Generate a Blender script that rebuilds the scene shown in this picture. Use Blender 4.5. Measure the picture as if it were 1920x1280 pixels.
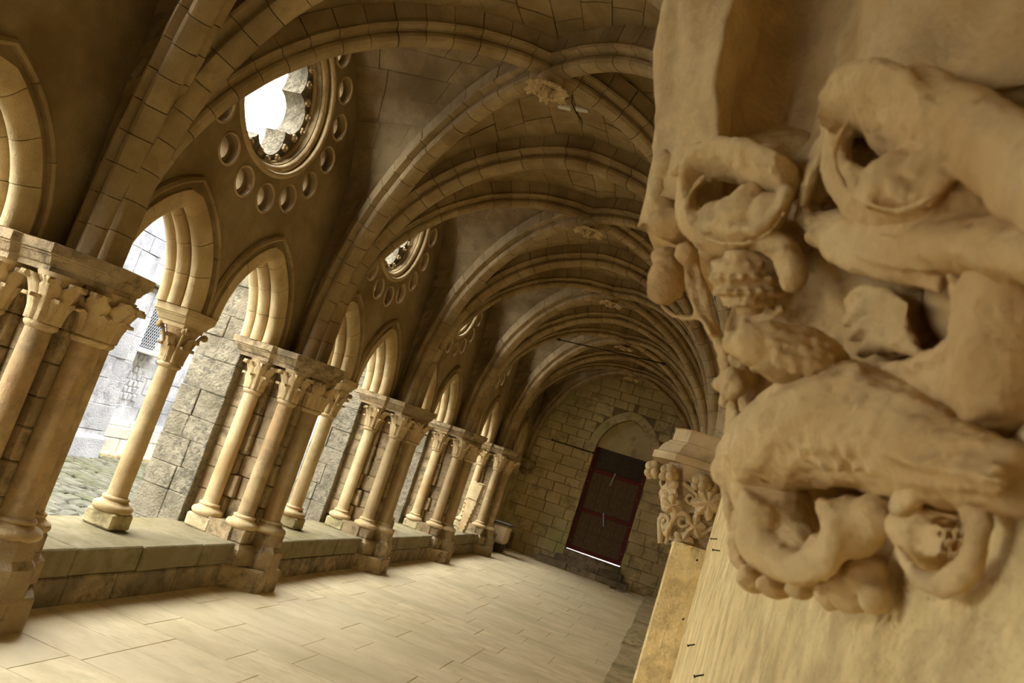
import bpy, bmesh, math, random
from mathutils import Vector, Matrix, noise
random.seed(7)
S = bpy.context.scene
C = S.collection
for o in list(bpy.data.objects):
    bpy.data.objects.remove(o)

# ------------------------------------------------------------ camera
F_PX = 1500.0
YAW, PITCH, ROLL = math.radians(14.88), math.radians(8.81), math.radians(18.25)
cam_d = bpy.data.cameras.new('camera')
cam = bpy.data.objects.new('camera', cam_d)
C.objects.link(cam)
cam_d.sensor_width = 36.0
cam_d.lens = 36.0 * F_PX / 1920.0
cam_d.clip_start = 0.02
cam_d.clip_end = 200
cf = Vector((-math.sin(YAW) * math.cos(PITCH), math.cos(YAW) * math.cos(PITCH), math.sin(PITCH)))
cr = Vector((math.cos(YAW), math.sin(YAW), 0))
cu = cr.cross(cf)
r2 = math.cos(ROLL) * cr + math.sin(ROLL) * cu
u2 = -math.sin(ROLL) * cr + math.cos(ROLL) * cu
cam.matrix_world = Matrix(((r2.x, u2.x, -cf.x, 0), (r2.y, u2.y, -cf.y, 0), (r2.z, u2.z, -cf.z, 2.4), (0, 0, 0, 1)))
cam_d.dof.use_dof = True
cam_d.dof.focus_distance = 6.0
cam_d.dof.aperture_fstop = 8.5
S.camera = cam

# ------------------------------------------------------------ light
world = bpy.data.worlds.new('overcast_sky')
S.world = world
world.use_nodes = True
wn = world.node_tree
wn.nodes['Background'].inputs[0].default_value = (0.93, 0.96, 1.0, 1)
wn.nodes['Background'].inputs[1].default_value = 14.0
sun_d = bpy.data.lights.new('sun', 'SUN')
sun_d.energy = 1.0
sun_d.angle = math.radians(20)
sun_d.color = (1.0, 0.93, 0.8)
sun = bpy.data.objects.new('sun', sun_d)
C.objects.link(sun)
sun.rotation_euler = Vector((-0.25, -0.35, -0.9)).to_track_quat('-Z', 'Y').to_euler()
S.view_settings.view_transform = 'Standard'
S.view_settings.look = 'None'
S.view_settings.gamma = 1
S.view_settings.use_curve_mapping = False
S.view_settings.exposure = 0.3
S.cycles.max_bounces = 10
S.cycles.diffuse_bounces = 8
S.cycles.use_denoising = True

# ------------------------------------------------------------ materials
def _n(nt, typ, **kw):
    n = nt.nodes.new(typ)
    for k, v in kw.items():
        setattr(n, k, v)
    return n

def stone(name, c1, c2, c3=None, scale=3.0, vary=0.18, rough=0.9, bump=0.25, grain=60.0, stain=None, stain_amt=0.5, stretch=None):
    m = bpy.data.materials.new(name)
    m.use_nodes = True
    nt = m.node_tree
    L = nt.links.new
    b = nt.nodes['Principled BSDF']
    b.inputs['Roughness'].default_value = rough
    b.inputs['Specular IOR Level'].default_value = 0.15
    geo = _n(nt, 'ShaderNodeNewGeometry')
    pos = geo.outputs['Position']
    if stretch:
        mp = _n(nt, 'ShaderNodeMapping')
        mp.inputs['Scale'].default_value = stretch
        L(pos, mp.inputs['Vector'])
        pos = mp.outputs[0]
    oi = _n(nt, 'ShaderNodeObjectInfo')
    n1 = _n(nt, 'ShaderNodeTexNoise')
    n1.inputs['Scale'].default_value = scale
    n1.inputs['Detail'].default_value = 6
    n1.inputs['Roughness'].default_value = 0.65
    L(pos, n1.inputs['Vector'])
    r1 = _n(nt, 'ShaderNodeValToRGB')
    r1.color_ramp.elements[0].position = 0.34
    r1.color_ramp.elements[1].position = 0.66
    r1.color_ramp.elements[0].color = (*c1, 1)
    r1.color_ramp.elements[1].color = (*c2, 1)
    L(n1.outputs['Fac'], r1.inputs['Fac'])
    col = r1.outputs['Color']
    if c3:
        n2 = _n(nt, 'ShaderNodeTexNoise')
        n2.inputs['Scale'].default_value = scale * 0.35
        n2.inputs['Detail'].default_value = 3
        L(pos, n2.inputs['Vector'])
        r2_ = _n(nt, 'ShaderNodeValToRGB')
        r2_.color_ramp.elements[0].position = 0.5
        r2_.color_ramp.elements[1].position = 0.68
        L(n2.outputs['Fac'], r2_.inputs['Fac'])
        mx = _n(nt, 'ShaderNodeMix', data_type='RGBA')
        mx.inputs['B'].default_value = (*c3, 1)
        L(r2_.outputs['Color'], mx.inputs['Factor'])
        L(col, mx.inputs['A'])
        col = mx.outputs['Result']
    if stain:
        n3 = _n(nt, 'ShaderNodeTexNoise')
        n3.inputs['Scale'].default_value = scale * 1.7
        n3.inputs['Detail'].default_value = 8
        n3.inputs['Roughness'].default_value = 0.7
        L(pos, n3.inputs['Vector'])
        ad = _n(nt, 'ShaderNodeMath', operation='MULTIPLY_ADD')
        ad.inputs[1].default_value = 0.16
        L(oi.outputs['Random'], ad.inputs[0])
        L(n3.outputs['Fac'], ad.inputs[2])
        r3 = _n(nt, 'ShaderNodeValToRGB')
        r3.color_ramp.elements[0].position = 0.58
        r3.color_ramp.elements[1].position = 0.74
        r3.color_ramp.elements[1].color = (stain_amt, stain_amt, stain_amt, 1)
        L(ad.outputs[0], r3.inputs['Fac'])
        mx = _n(nt, 'ShaderNodeMix', data_type='RGBA')
        mx.inputs['B'].default_value = (*stain, 1)
        L(r3.outputs['Color'], mx.inputs['Factor'])
        L(col, mx.inputs['A'])
        col = mx.outputs['Result']
    hs = _n(nt, 'ShaderNodeHueSaturation')
    mr = _n(nt, 'ShaderNodeMapRange')
    mr.inputs['To Min'].default_value = 1 - vary
    mr.inputs['To Max'].default_value = 1 + vary
    L(oi.outputs['Random'], mr.inputs['Value'])
    L(mr.outputs[0], hs.inputs['Value'])
    L(col, hs.inputs['Color'])
    L(hs.outputs['Color'], b.inputs['Base Color'])
    ng = _n(nt, 'ShaderNodeTexNoise')
    ng.inputs['Scale'].default_value = grain
    ng.inputs['Detail'].default_value = 4
    L(pos, ng.inputs['Vector'])
    ad2 = _n(nt, 'ShaderNodeMath', operation='MULTIPLY_ADD')
    ad2.inputs[1].default_value = 2.0
    L(n1.outputs['Fac'], ad2.inputs[0])
    L(ng.outputs['Fac'], ad2.inputs[2])
    bp = _n(nt, 'ShaderNodeBump')
    bp.inputs['Strength'].default_value = bump
    bp.inputs['Distance'].default_value = 0.03
    L(ad2.outputs[0], bp.inputs['Height'])
    L(bp.outputs['Normal'], b.inputs['Normal'])
    return m

def plain(name, col, rough=0.6, metal=0.0, spec=0.3):
    m = bpy.data.materials.new(name)
    m.use_nodes = True
    nt = m.node_tree
    b = nt.nodes['Principled BSDF']
    n1 = _n(nt, 'ShaderNodeTexNoise')
    n1.inputs['Scale'].default_value = 9
    n1.inputs['Detail'].default_value = 5
    r = _n(nt, 'ShaderNodeValToRGB')
    r.color_ramp.elements[0].color = (*[c * 0.65 for c in col], 1)
    r.color_ramp.elements[1].color = (*[min(1, c * 1.3) for c in col], 1)
    r.color_ramp.elements[0].position = 0.3
    r.color_ramp.elements[1].position = 0.7
    nt.links.new(n1.outputs['Fac'], r.inputs['Fac'])
    nt.links.new(r.outputs['Color'], b.inputs['Base Color'])
    b.inputs['Roughness'].default_value = rough
    b.inputs['Metallic'].default_value = metal
    b.inputs['Specular IOR Level'].default_value = spec
    return m

M = {}
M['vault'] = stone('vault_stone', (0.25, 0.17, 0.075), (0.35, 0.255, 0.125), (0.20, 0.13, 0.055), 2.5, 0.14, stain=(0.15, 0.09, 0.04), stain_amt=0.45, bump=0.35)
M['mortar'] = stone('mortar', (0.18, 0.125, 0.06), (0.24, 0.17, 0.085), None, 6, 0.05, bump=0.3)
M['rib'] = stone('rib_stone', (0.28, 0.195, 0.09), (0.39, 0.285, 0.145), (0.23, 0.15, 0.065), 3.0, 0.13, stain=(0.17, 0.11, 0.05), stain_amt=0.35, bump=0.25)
M['carved'] = stone('carved_stone', (0.47, 0.335, 0.16), (0.60, 0.45, 0.235), (0.38, 0.26, 0.12), 4.0, 0.08, stain=(0.2, 0.14, 0.07), stain_amt=0.35, bump=0.35, grain=90)
M['corbel'] = stone('worn_corbel_stone', (0.52, 0.35, 0.14), (0.66, 0.475, 0.21), (0.46, 0.28, 0.10), 9.0, 0.02, stain=(0.30, 0.21, 0.10), stain_amt=0.4, bump=0.25, grain=110)
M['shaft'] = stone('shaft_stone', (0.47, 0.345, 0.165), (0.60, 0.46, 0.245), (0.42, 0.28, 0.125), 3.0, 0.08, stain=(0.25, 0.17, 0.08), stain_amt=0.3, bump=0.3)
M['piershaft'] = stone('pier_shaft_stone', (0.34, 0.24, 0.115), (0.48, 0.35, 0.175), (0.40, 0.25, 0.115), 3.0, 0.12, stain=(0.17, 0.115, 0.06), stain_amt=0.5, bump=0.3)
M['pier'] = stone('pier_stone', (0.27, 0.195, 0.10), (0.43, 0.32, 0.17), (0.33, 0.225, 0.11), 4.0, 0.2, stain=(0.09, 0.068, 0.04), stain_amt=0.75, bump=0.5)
M['sill'] = stone('sill_stone', (0.40, 0.31, 0.16), (0.56, 0.46, 0.25), (0.34, 0.29, 0.13), 3.5, 0.15, stain=(0.12, 0.09, 0.055), stain_amt=0.6, bump=0.45)
M['silltop'] = stone('mossy_sill_stone', (0.19, 0.152, 0.08), (0.26, 0.215, 0.12), (0.20, 0.16, 0.075), 3.5, 0.08, stain=(0.135, 0.115, 0.046), stain_amt=0.6, bump=0.3)
M['lowstone'] = stone('damp_base_stone', (0.19, 0.145, 0.085), (0.36, 0.27, 0.155), (0.15, 0.12, 0.075), 3.5, 0.25, stain=(0.07, 0.055, 0.035), stain_amt=0.7, bump=0.5)
M['floor'] = stone('floor_stone', (0.66, 0.53, 0.30), (0.77, 0.64, 0.385), (0.60, 0.49, 0.27), 1.6, 0.07, rough=0.55, bump=0.08, grain=40, stain=(0.48, 0.38, 0.19), stain_amt=0.5, stretch=(1, 2.2, 1))
M['joint'] = stone('floor_joint', (0.20, 0.15, 0.08), (0.28, 0.2, 0.1), None, 5, 0.0)
M['plaster'] = stone('wall_plaster', (0.66, 0.485, 0.20), (0.82, 0.635, 0.295), (0.72, 0.54, 0.235), 5.0, 0.03, bump=0.55, grain=55, stain=(0.40, 0.28, 0.12), stain_amt=0.65)
M['endwall'] = stone('end_wall_stone', (0.48, 0.375, 0.185), (0.64, 0.51, 0.265), (0.43, 0.39, 0.15), 1.4, 0.12, stain=(0.11, 0.09, 0.05), stain_amt=0.6, bump=0.4)
M['outgrey'] = stone('weathered_grey_stone', (0.34, 0.35, 0.37), (0.50, 0.50, 0.51), (0.20, 0.21, 0.24), 1.8, 0.16, stain=(0.13, 0.135, 0.15), stain_amt=0.6, bump=0.5, grain=40)
M['outlight'] = stone('pale_dressed_stone', (0.52, 0.50, 0.44), (0.64, 0.62, 0.56), None, 2.0, 0.10, bump=0.3)
M['buttress'] = stone('buttress_stone', (0.20, 0.165, 0.105), (0.29, 0.245, 0.16), (0.15, 0.125, 0.075), 7.0, 0.12, stain=(0.075, 0.068, 0.05), stain_amt=0.75, bump=0.9, grain=35)
M['cobble'] = stone('cobble_stone', (0.09, 0.083, 0.056), (0.14, 0.13, 0.09), (0.085, 0.085, 0.04), 3.0, 0.2, bump=0.5, stain=(0.05, 0.05, 0.03), stain_amt=0.5)
M['earth'] = stone('courtyard_earth', (0.03, 0.03, 0.018), (0.05, 0.05, 0.03), None, 8, 0.0, bump=0.5)
M['iron'] = plain('iron', (0.035, 0.03, 0.028), 0.6, 0.6)
M['wood'] = plain('door_board', (0.12, 0.075, 0.04), 0.65)
M['wood_dark'] = plain('dark_door_board', (0.055, 0.04, 0.028), 0.7)
M['red'] = plain('red_paint', (0.13, 0.016, 0.014), 0.5)
M['glassdark'] = plain('dark_glass', (0.03, 0.03, 0.035), 0.25)
M['lattice'] = plain('lattice_lead', (0.35, 0.37, 0.40), 0.6)
M['crate'] = stone('beige_block', (0.66, 0.52, 0.32), (0.74, 0.60, 0.38), None, 4, 0.0, bump=0.15)
M['white'] = plain('white_scrap', (0.62, 0.58, 0.5), 0.8)

# ------------------------------------------------------------ helpers
def worldloc(o):
    v = Vector((0, 0, 0))
    while o is not None:
        v += o.location
        o = o.parent
    return v

def mesh_of(name, verts, faces, smooth=False):
    me = bpy.data.meshes.new(name)
    me.from_pydata(verts, [], faces)
    if smooth:
        me.polygons.foreach_set('use_smooth', [True] * len(me.polygons))
    me.update()
    return me

def obj(name, verts, faces, mat, parent=None, smooth=False, label=None, kind=None, auto=None):
    """verts in world coordinates; the object's frame is its parent's frame"""
    off = worldloc(parent) if parent is not None else Vector((0, 0, 0))
    vs = [(v[0] - off.x, v[1] - off.y, v[2] - off.z) for v in verts]
    me = mesh_of(name, vs, faces, smooth)
    me.materials.append(M[mat] if isinstance(mat, str) else mat)
    o = bpy.data.objects.new(name, me)
    C.objects.link(o)
    if parent is not None:
        o.parent = parent
    if label:
        o['label'] = label
    if kind:
        o['kind'] = kind
    if auto:
        me.set_sharp_from_angle(angle=math.radians(auto))
    return o

def inst(name, me, parent, matrix):
    """an object that shares mesh ME, placed by MATRIX in the parent's frame"""
    o = bpy.data.objects.new(name, me)
    C.objects.link(o)
    o.parent = parent
    o.matrix_local = matrix
    return o

def thing(name, loc, label, cat, group=None):
    o = bpy.data.objects.new(name, None)
    o.empty_display_size = 0.2
    C.objects.link(o)
    o.location = loc
    o['label'] = label
    o['category'] = cat
    if group:
        o['group'] = group
    return o

def copy_tree(o, parent=None):
    c = o.copy()
    C.objects.link(c)
    c.parent = parent
    for ch in list(o.children):
        copy_tree(ch, c)
    return c

def copy_thing(o, loc, label):
    c = copy_tree(o)
    c.location = loc
    c['label'] = label
    return c

def structure(name, loc=(0, 0, 0)):
    o = bpy.data.objects.new(name, None)
    C.objects.link(o)
    o.location = loc
    o['kind'] = 'structure'
    return o

def block_vf(x0, x1, y0, y1, z0, z1, bev=0.01, jit=0.0, rng=random):
    """chamfered box"""
    b = min(bev, (x1 - x0) * .4, (y1 - y0) * .4, (z1 - z0) * .4)
    cs = []
    vs = []
    idx = {}
    for sx in (0, 1):
        for sy in (0, 1):
            for sz in (0, 1):
                X = (x0, x1)[sx]; Y = (y0, y1)[sy]; Z = (z0, z1)[sz]
                dx = b if sx == 0 else -b
                dy = b if sy == 0 else -b
                dz = b if sz == 0 else -b
                j = [rng.uniform(-jit, jit) for _ in range(3)] if jit else (0, 0, 0)
                for a, p in (('x', (X, Y + dy, Z + dz)), ('y', (X + dx, Y, Z + dz)), ('z', (X + dx, Y + dy, Z))):
                    idx[(sx, sy, sz, a)] = len(vs)
                    vs.append((p[0] + j[0], p[1] + j[1], p[2] + j[2]))
    f = []
    I = idx
    for s in (0, 1):
        q = [I[(s, 0, 0, 'x')], I[(s, 1, 0, 'x')], I[(s, 1, 1, 'x')], I[(s, 0, 1, 'x')]]
        f.append(q if s else q[::-1])
        q = [I[(0, s, 0, 'y')], I[(0, s, 1, 'y')], I[(1, s, 1, 'y')], I[(1, s, 0, 'y')]]
        f.append(q if s else q[::-1])
        q = [I[(0, 0, s, 'z')], I[(1, 0, s, 'z')], I[(1, 1, s, 'z')], I[(0, 1, s, 'z')]]
        f.append(q if s else q[::-1])
    for a, b_ in ((0, 0), (0, 1), (1, 0), (1, 1)):
        f.append([I[(a, b_, 0, 'x')], I[(a, b_, 1, 'x')], I[(a, b_, 1, 'y')], I[(a, b_, 0, 'y')]])
        f.append([I[(a, 0, b_, 'x')], I[(a, 1, b_, 'x')], I[(a, 1, b_, 'z')], I[(a, 0, b_, 'z')]])
        f.append([I[(0, a, b_, 'y')], I[(1, a, b_, 'y')], I[(1, a, b_, 'z')], I[(0, a, b_, 'z')]])
    for sx in (0, 1):
        for sy in (0, 1):
            for sz in (0, 1):
                f.append([I[(sx, sy, sz, 'x')], I[(sx, sy, sz, 'y')], I[(sx, sy, sz, 'z')]])
    return vs, f

def fix_normals(me):
    bm = bmesh.new()
    bm.from_mesh(me)
    bmesh.ops.recalc_face_normals(bm, faces=bm.faces)
    bm.to_mesh(me)
    bm.free()

def block(name, x0, x1, y0, y1, z0, z1, mat, parent=None, bev=0.01, jit=0.0, label=None, kind=None):
    v, f = block_vf(x0, x1, y0, y1, z0, z1, bev, jit)
    o = obj(name, v, f, mat, parent, False, label, kind)
    fix_normals(o.data)
    return o

def lathe_vf(prof, cx=0, cy=0, seg=20, cap=True):
    vs, f = [], []
    n = len(prof)
    for i in range(seg):
        a = 2 * math.pi * i / seg
        for r, z in prof:
            vs.append((cx + r * math.cos(a), cy + r * math.sin(a), z))
    for i in range(seg):
        j = (i + 1) % seg
        for k in range(n - 1):
            f.append((i * n + k, j * n + k, j * n + k + 1, i * n + k + 1))
    if cap:
        f.append(tuple(i * n for i in range(seg))[::-1])
        f.append(tuple(i * n + n - 1 for i in range(seg)))
    return vs, f

def prism_vf(poly, levels):
    """poly: list (x,y) ; levels: list (offset outward from centroid direction scale, z)"""
    vs, f = [], []
    n = len(poly)
    # outward offset per vertex
    def off(d):
        out = []
        for i in range(n):
            p0 = Vector(poly[i - 1]); p1 = Vector(poly[i]); p2 = Vector(poly[(i + 1) % n])
            e1 = (p1 - p0).normalized(); e2 = (p2 - p1).normalized()
            n1 = Vector((e1.y, -e1.x)); n2 = Vector((e2.y, -e2.x))
            b = (n1 + n2)
            b = b / max(0.3, (1 + n1.dot(n2)))
            out.append(p1 + b * d)
        return out
    for d, z in levels:
        for p in off(d):
            vs.append((p.x, p.y, z))
    m = len(levels)
    for k in range(m - 1):
        for i in range(n):
            j = (i + 1) % n
            f.append((k * n + i, k * n + j, (k + 1) * n + j, (k + 1) * n + i))
    f.append(tuple(range(n))[::-1])
    f.append(tuple((m - 1) * n + i for i in range(n)))
    return vs, f

def tube_vf(pts, rad, seg=8, close=False):
    """tube along pts; rad number or list"""
    vs, f = [], []
    n = len(pts)
    pts = [Vector(p) for p in pts]
    up = None
    for i, p in enumerate(pts):
        if close:
            t = (pts[(i + 1) % n] - pts[i - 1]).normalized()
        else:
            t = (pts[min(i + 1, n - 1)] - pts[max(i - 1, 0)]).normalized()
        if up is None:
            up = Vector((0, 0, 1)) if abs(t.z) < 0.9 else Vector((1, 0, 0))
        up = (up - t * up.dot(t)).normalized()
        s = t.cross(up)
        r = rad[i] if isinstance(rad, (list, tuple)) else rad
        for k in range(seg):
            a = 2 * math.pi * k / seg
            vs.append(tuple(p + (s * math.cos(a) + up * math.sin(a)) * r))
    for i in range(n if close else n - 1):
        j = (i + 1) % n
        for k in range(seg):
            l = (k + 1) % seg
            f.append((i * seg + k, i * seg + l, j * seg + l, j * seg + k))
    if not close:
        f.append(tuple(range(seg))[::-1])
        f.append(tuple((n - 1) * seg + k for k in range(seg)))
    return vs, f

def join_vf(*parts):
    vs, f = [], []
    for v, q in parts:
        o = len(vs)
        vs += list(v)
        f += [tuple(i + o for i in p) for p in q]
    return vs, f

def sphere_vf(c, r, seg=10, rings=7, sc=(1, 1, 1)):
    vs, f = [], []
    for i in range(rings + 1):
        th = math.pi * i / rings
        for j in range(seg):
            ph = 2 * math.pi * j / seg
            vs.append((c[0] + r * sc[0] * math.sin(th) * math.cos(ph), c[1] + r * sc[1] * math.sin(th) * math.sin(ph), c[2] + r * sc[2] * math.cos(th)))
    for i in range(rings):
        for j in range(seg):
            k = (j + 1) % seg
            f.append((i * seg + j, (i + 1) * seg + j, (i + 1) * seg + k, i * seg + k))
    return vs, f

# ------------------------------------------------------------ layout (metres)
PY = [1.43, 5.59, 9.75, 13.91, 18.07, 22.30]     # pier axes along the gallery
BAYS = [(-2.73, 1.43)] + list(zip(PY[:-1], PY[1:]))
SHIFT = -0.49                                     # corbels on the wall stand a little nearer than the piers
XP = -4.95                                        # springing on the pier side
XC = 0.10                                         # springing on the wall side
XW = 0.19                                         # wall face
XT = -5.47                                        # tracery face
ZA = 2.97                                         # top of the abaci
YE = 26.9                                         # end wall
ROOFZ = 8.2
ORD = ['nearest', 'second', 'third', 'fourth', 'fifth', 'sixth']

# ------------------------------------------------------------ floor
floor = obj('floor', [(-5.2, -7, -.02), (.4, -7, -.02), (.4, 27.6, -.02), (-5.2, 27.6, -.02)], [(0, 1, 2, 3)], 'joint', kind='structure')
rng = random.Random(3)
y = 5.805 - .62 * 6
row = 0
while y < 26.9:
    x = -5.02
    off = rng.uniform(0.35, 1.0)
    first = True
    while x < -0.40:
        w = off if first else rng.choice((0.9, 1.15, 1.3, 1.55))
        first = False
        x1 = min(x + w, 0.25)
        if x1 > -0.6:
            x1 = 0.25
        v, f = block_vf(x + .003, x1 - .003, y + .003, y + .617, -.03, rng.uniform(-.0015, .0015), .003)
        o = obj('paving_slab', v, f, 'floor', floor)
        x = x1
    y += .62
    row += 1

# ------------------------------------------------------------ wall on the right, its low ledge and pilaster
wall_r = obj('wall_right', *block_vf(XW, XW + .5, -7, YE + .5, 0, ROOFZ, .005), 'plaster', kind='structure')
# finely divided plaster skin near the camera so its unevenness is real relief
pil = block('pilaster', 0.0, XW + .05, 4.82, 5.22, 0.0, 2.32, 'plaster', wall_r, .012, .004)
ledge = structure('trim_1')
y = 3.4
while y < 26.0:
    l = rng.uniform(1.1, 1.9)
    block('ledge_stone', -.37 + rng.uniform(-.015, .015), XW, y + .005, y + l - .005, -.03, .17 + rng.uniform(-.015, .015), 'sill', ledge, .012, .006)
    y += l

# ------------------------------------------------------------ arches and ribs
RIB = []
def rib_profile(w, depth):
    half = [(w * .5, depth), (w * .5, depth * .52), (w * .56, depth * .50), (w * .60, depth * .44), (w * .56, depth * .38), (w * .44, depth * .37),
            (w * .30, depth * .35), (w * .27, depth * .30), (w * .34, depth * .23), (w * .35, depth * .15), (w * .28, depth * .06), (w * .15, depth * .01), (0, 0)]
    return half + [(-a, b) for a, b in half[-2::-1]]

def path_arch(A, B, zfun, stilt, n=48):
    """dense polyline: vertical stilt from ZA then the curve zfun(s) for s in 0..L"""
    A = Vector((A[0], A[1], 0)); B = Vector((B[0], B[1], 0))
    L = (B - A).length
    d = (B - A) / L
    pts = []
    ns = 4
    z0 = zfun(0)
    for i in range(ns):
        pts.append(A + Vector((0, 0, ZA + (z0 - ZA) * i / ns)))
    for i in range(n + 1):
        th = math.pi * i / n
        s = L * (1 - math.cos(th)) / 2
        p = A + d * s
        p.z = zfun(s)
        pts.append(p)
    for i in range(ns - 1, -1, -1):
        pts.append(B + Vector((0, 0, ZA + (z0 - ZA) * i / ns)))
    return pts, d

def pointed(L, z0, e):
    R = L / 2 + e
    return lambda s: z0 + math.sqrt(max(0, R * R - (R - min(s, L - s)) ** 2))

def elliptic(L, z0, zt):
    h = L / 2
    return lambda s: z0 + (zt - z0) * math.sqrt(max(0, 1 - ((s - h) / h) ** 2))

def resample(pts, step):
    acc = [0]
    for a, b in zip(pts[:-1], pts[1:]):
        acc.append(acc[-1] + (b - a).length)
    T = acc[-1]
    n = max(2, round(T / step))
    def at(t):
        t = max(0, min(T, t))
        for i in range(len(acc) - 1):
            if acc[i + 1] >= t:
                k = (t - acc[i]) / max(1e-9, acc[i + 1] - acc[i])
                return pts[i].lerp(pts[i + 1], k)
        return pts[-1]
    return at, T, n

def voussoirs(name, parent, pts, side, prof, step, mat, gap=.004, sub=3, smooth=True, centre=None, jit=.004, skip=None):
    """cut the swept profile into separate stones"""
    at, T, n = resample(pts, step)
    m = len(prof)
    off = worldloc(parent)
    for i in range(n):
        t0 = T * i / n + gap
        t1 = T * (i + 1) / n - gap
        vs, f = [], []
        dj = random.uniform(-jit, jit)
        du = random.uniform(-jit, jit)
        for k in range(sub):
            t = t0 + (t1 - t0) * k / (sub - 1)
            p = at(t)
            tan = (at(t + .02) - at(t - .02)).normalized()
            out = side.cross(tan)
            if centre is not None:
                if out.dot(p - centre) < 0:
                    out = -out
            for u, v in prof:
                q = p + side * (u + du) + out * (v + dj) - off
                vs.append(tuple(q))
        for k in range(sub - 1):
            for a in range(m - 1):
                f.append((k * m + a, k * m + a + 1, (k + 1) * m + a + 1, (k + 1) * m + a))
            f.append((k * m + m - 1, k * m, (k + 1) * m, (k + 1) * m + m - 1))
        f.append(tuple(range(m))[::-1])
        f.append(tuple((sub - 1) * m + a for a in range(m)))
        if skip and skip(at((t0 + t1) / 2)):
            continue
        me = mesh_of(name, vs, f, smooth)
        fix_normals(me)
        me.materials.append(M[mat])
        if smooth:
            me.set_sharp_from_angle(angle=math.radians(32))
        o = bpy.data.objects.new(name, me)
        C.objects.link(o)
        o.parent = parent

TRANS_PROF = rib_profile(.36, .40)
DIAG_PROF = rib_profile(.30, .38)
Z0T, ET = 3.66, .13
TRANS = {}
def corb_y(k):
    return PY[k] + SHIFT if k > 0 else 0.85
for k, yk in enumerate(PY):
    A = (XP, yk); B = (XC, corb_y(k))
    L = (Vector(B) - Vector(A)).length
    z = pointed(L, Z0T, ET)
    pts, d = path_arch(A, B, z, True)
    TRANS[k] = (A, B, L, z)
    side = Vector((-d.y, d.x, 0))
    t = thing('transverse_arch', (A[0], A[1], ZA), ['transverse stone arch of the vault rising out of the top left corner' if k == 1 else 'transverse stone arch of the vault over the camera, beyond the upper left frame' if k == 0 else
        'pointed transverse stone arch across the vault, %s one beyond the large oculus' % ORD[k - 2]][0], 'arch', 'transverse arches of the vault')
    mid = Vector(((A[0] + B[0]) / 2, (A[1] + B[1]) / 2, 3.0))
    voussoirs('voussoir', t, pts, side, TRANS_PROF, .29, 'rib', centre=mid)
# ends of bays: corner points for each bay (left near, left far, right near, right far)
bay_c = []
for k in range(5):
    bay_c.append(((XP - .12, PY[k] + .16), (XP - .12, PY[k + 1] - .16), (XC + .05, corb_y(k) + .14), (XC + .05, corb_y(k + 1) - .14)))
bay_c.append(((XP - .12, PY[5] + .16), (XP - .35, YE - .12), (XC + .05, corb_y(5) + .14), (XC + .05, YE - .12)))
bay_c.insert(0, ((XP - .12, -2.73 + .16), (XP - .12, PY[0] - .16), (XC + .05, -3.33 + .14), (XC + .05, corb_y(0) - .14)))
Z0D, ZTD = 3.3, 6.36
bay_names = ['', 'over the nearest bay', 'beside the large bright oculus', 'of the second vault bay', 'of the third vault bay', 'of the fourth vault bay', 'of the last vault bay']
BOSS = []
for b, (LN, LF, RN, RF) in enumerate(bay_c):
    ctr = (Vector(LN) + Vector(LF) + Vector(RN) + Vector(RF)) / 4
    BOSS.append(ctr)
    if b == 0:
        continue
    for A, B, nm in ((LN, RF, 'rising from its nearer arcade pier'), (LF, RN, 'rising from its farther arcade pier')):
        L1 = (Vector(A) - ctr).length; L2 = (Vector(B) - ctr).length
        # two halves that meet at the boss
        t = thing('diagonal_rib', (A[0], A[1], ZA), 'diagonal stone rib %s, %s' % (bay_names[b], nm), 'vault rib', 'diagonal ribs of the vault')
        for P, Lh in ((A, L1), (B, L2)):
            dirv = (ctr - Vector(P)) / Lh
            full = Vector(P) + dirv * Lh * 2
            zf = elliptic(Lh * 2, Z0D, ZTD)
            pts, d = path_arch(P, (full.x, full.y), zf, True)
            # keep the half up to the boss
            pts = [p for p in pts if (Vector((p.x, p.y)) - Vector(P)).length <= Lh * 1.0001]
            side = Vector((-d.y, d.x, 0))
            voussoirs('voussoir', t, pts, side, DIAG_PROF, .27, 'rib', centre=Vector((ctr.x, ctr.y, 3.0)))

# ------------------------------------------------------------ vault webs
def curve_fn(pts, lift, centre):
    """curve param 0..1 by arc length, lifted outward"""
    at, T, n = resample(pts, .2)
    def f(t):
        p = at(T * t)
        o = (p - centre)
        tan = (at(T * t + .03) - at(T * t - .03))
        hor = Vector((tan.x, tan.y, 0))
        if hor.length < 1e-4:
            hor = Vector((centre.x - p.x, centre.y - p.y, 0))
        hor.normalize()
        tan.normalize()
        up = Vector((0, 0, 1)) * abs(tan.dot(hor)) - hor * abs(tan.z)
        up = up + hor * abs(tan.z) * t ** 5
        return p + up * lift
    return f

def half_pts(P, Q, zf):
    """P springing (xy), Q crown (xy); zf(s) with s from P; returns polyline with stilt"""
    P2 = Vector(P); Q2 = Vector(Q)
    L = (Q2 - P2).length
    d = (Q2 - P2) / L
    pts = [Vector((P2.x, P2.y, ZA + (zf(0) - ZA) * i / 4)) for i in range(4)]
    for i in range(33):
        th = math.pi / 2 * i / 32
        s = L * (1 - math.cos(th))
        q = P2 + d * s
        pts.append(Vector((q.x, q.y, zf(s))))
    return pts

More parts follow.
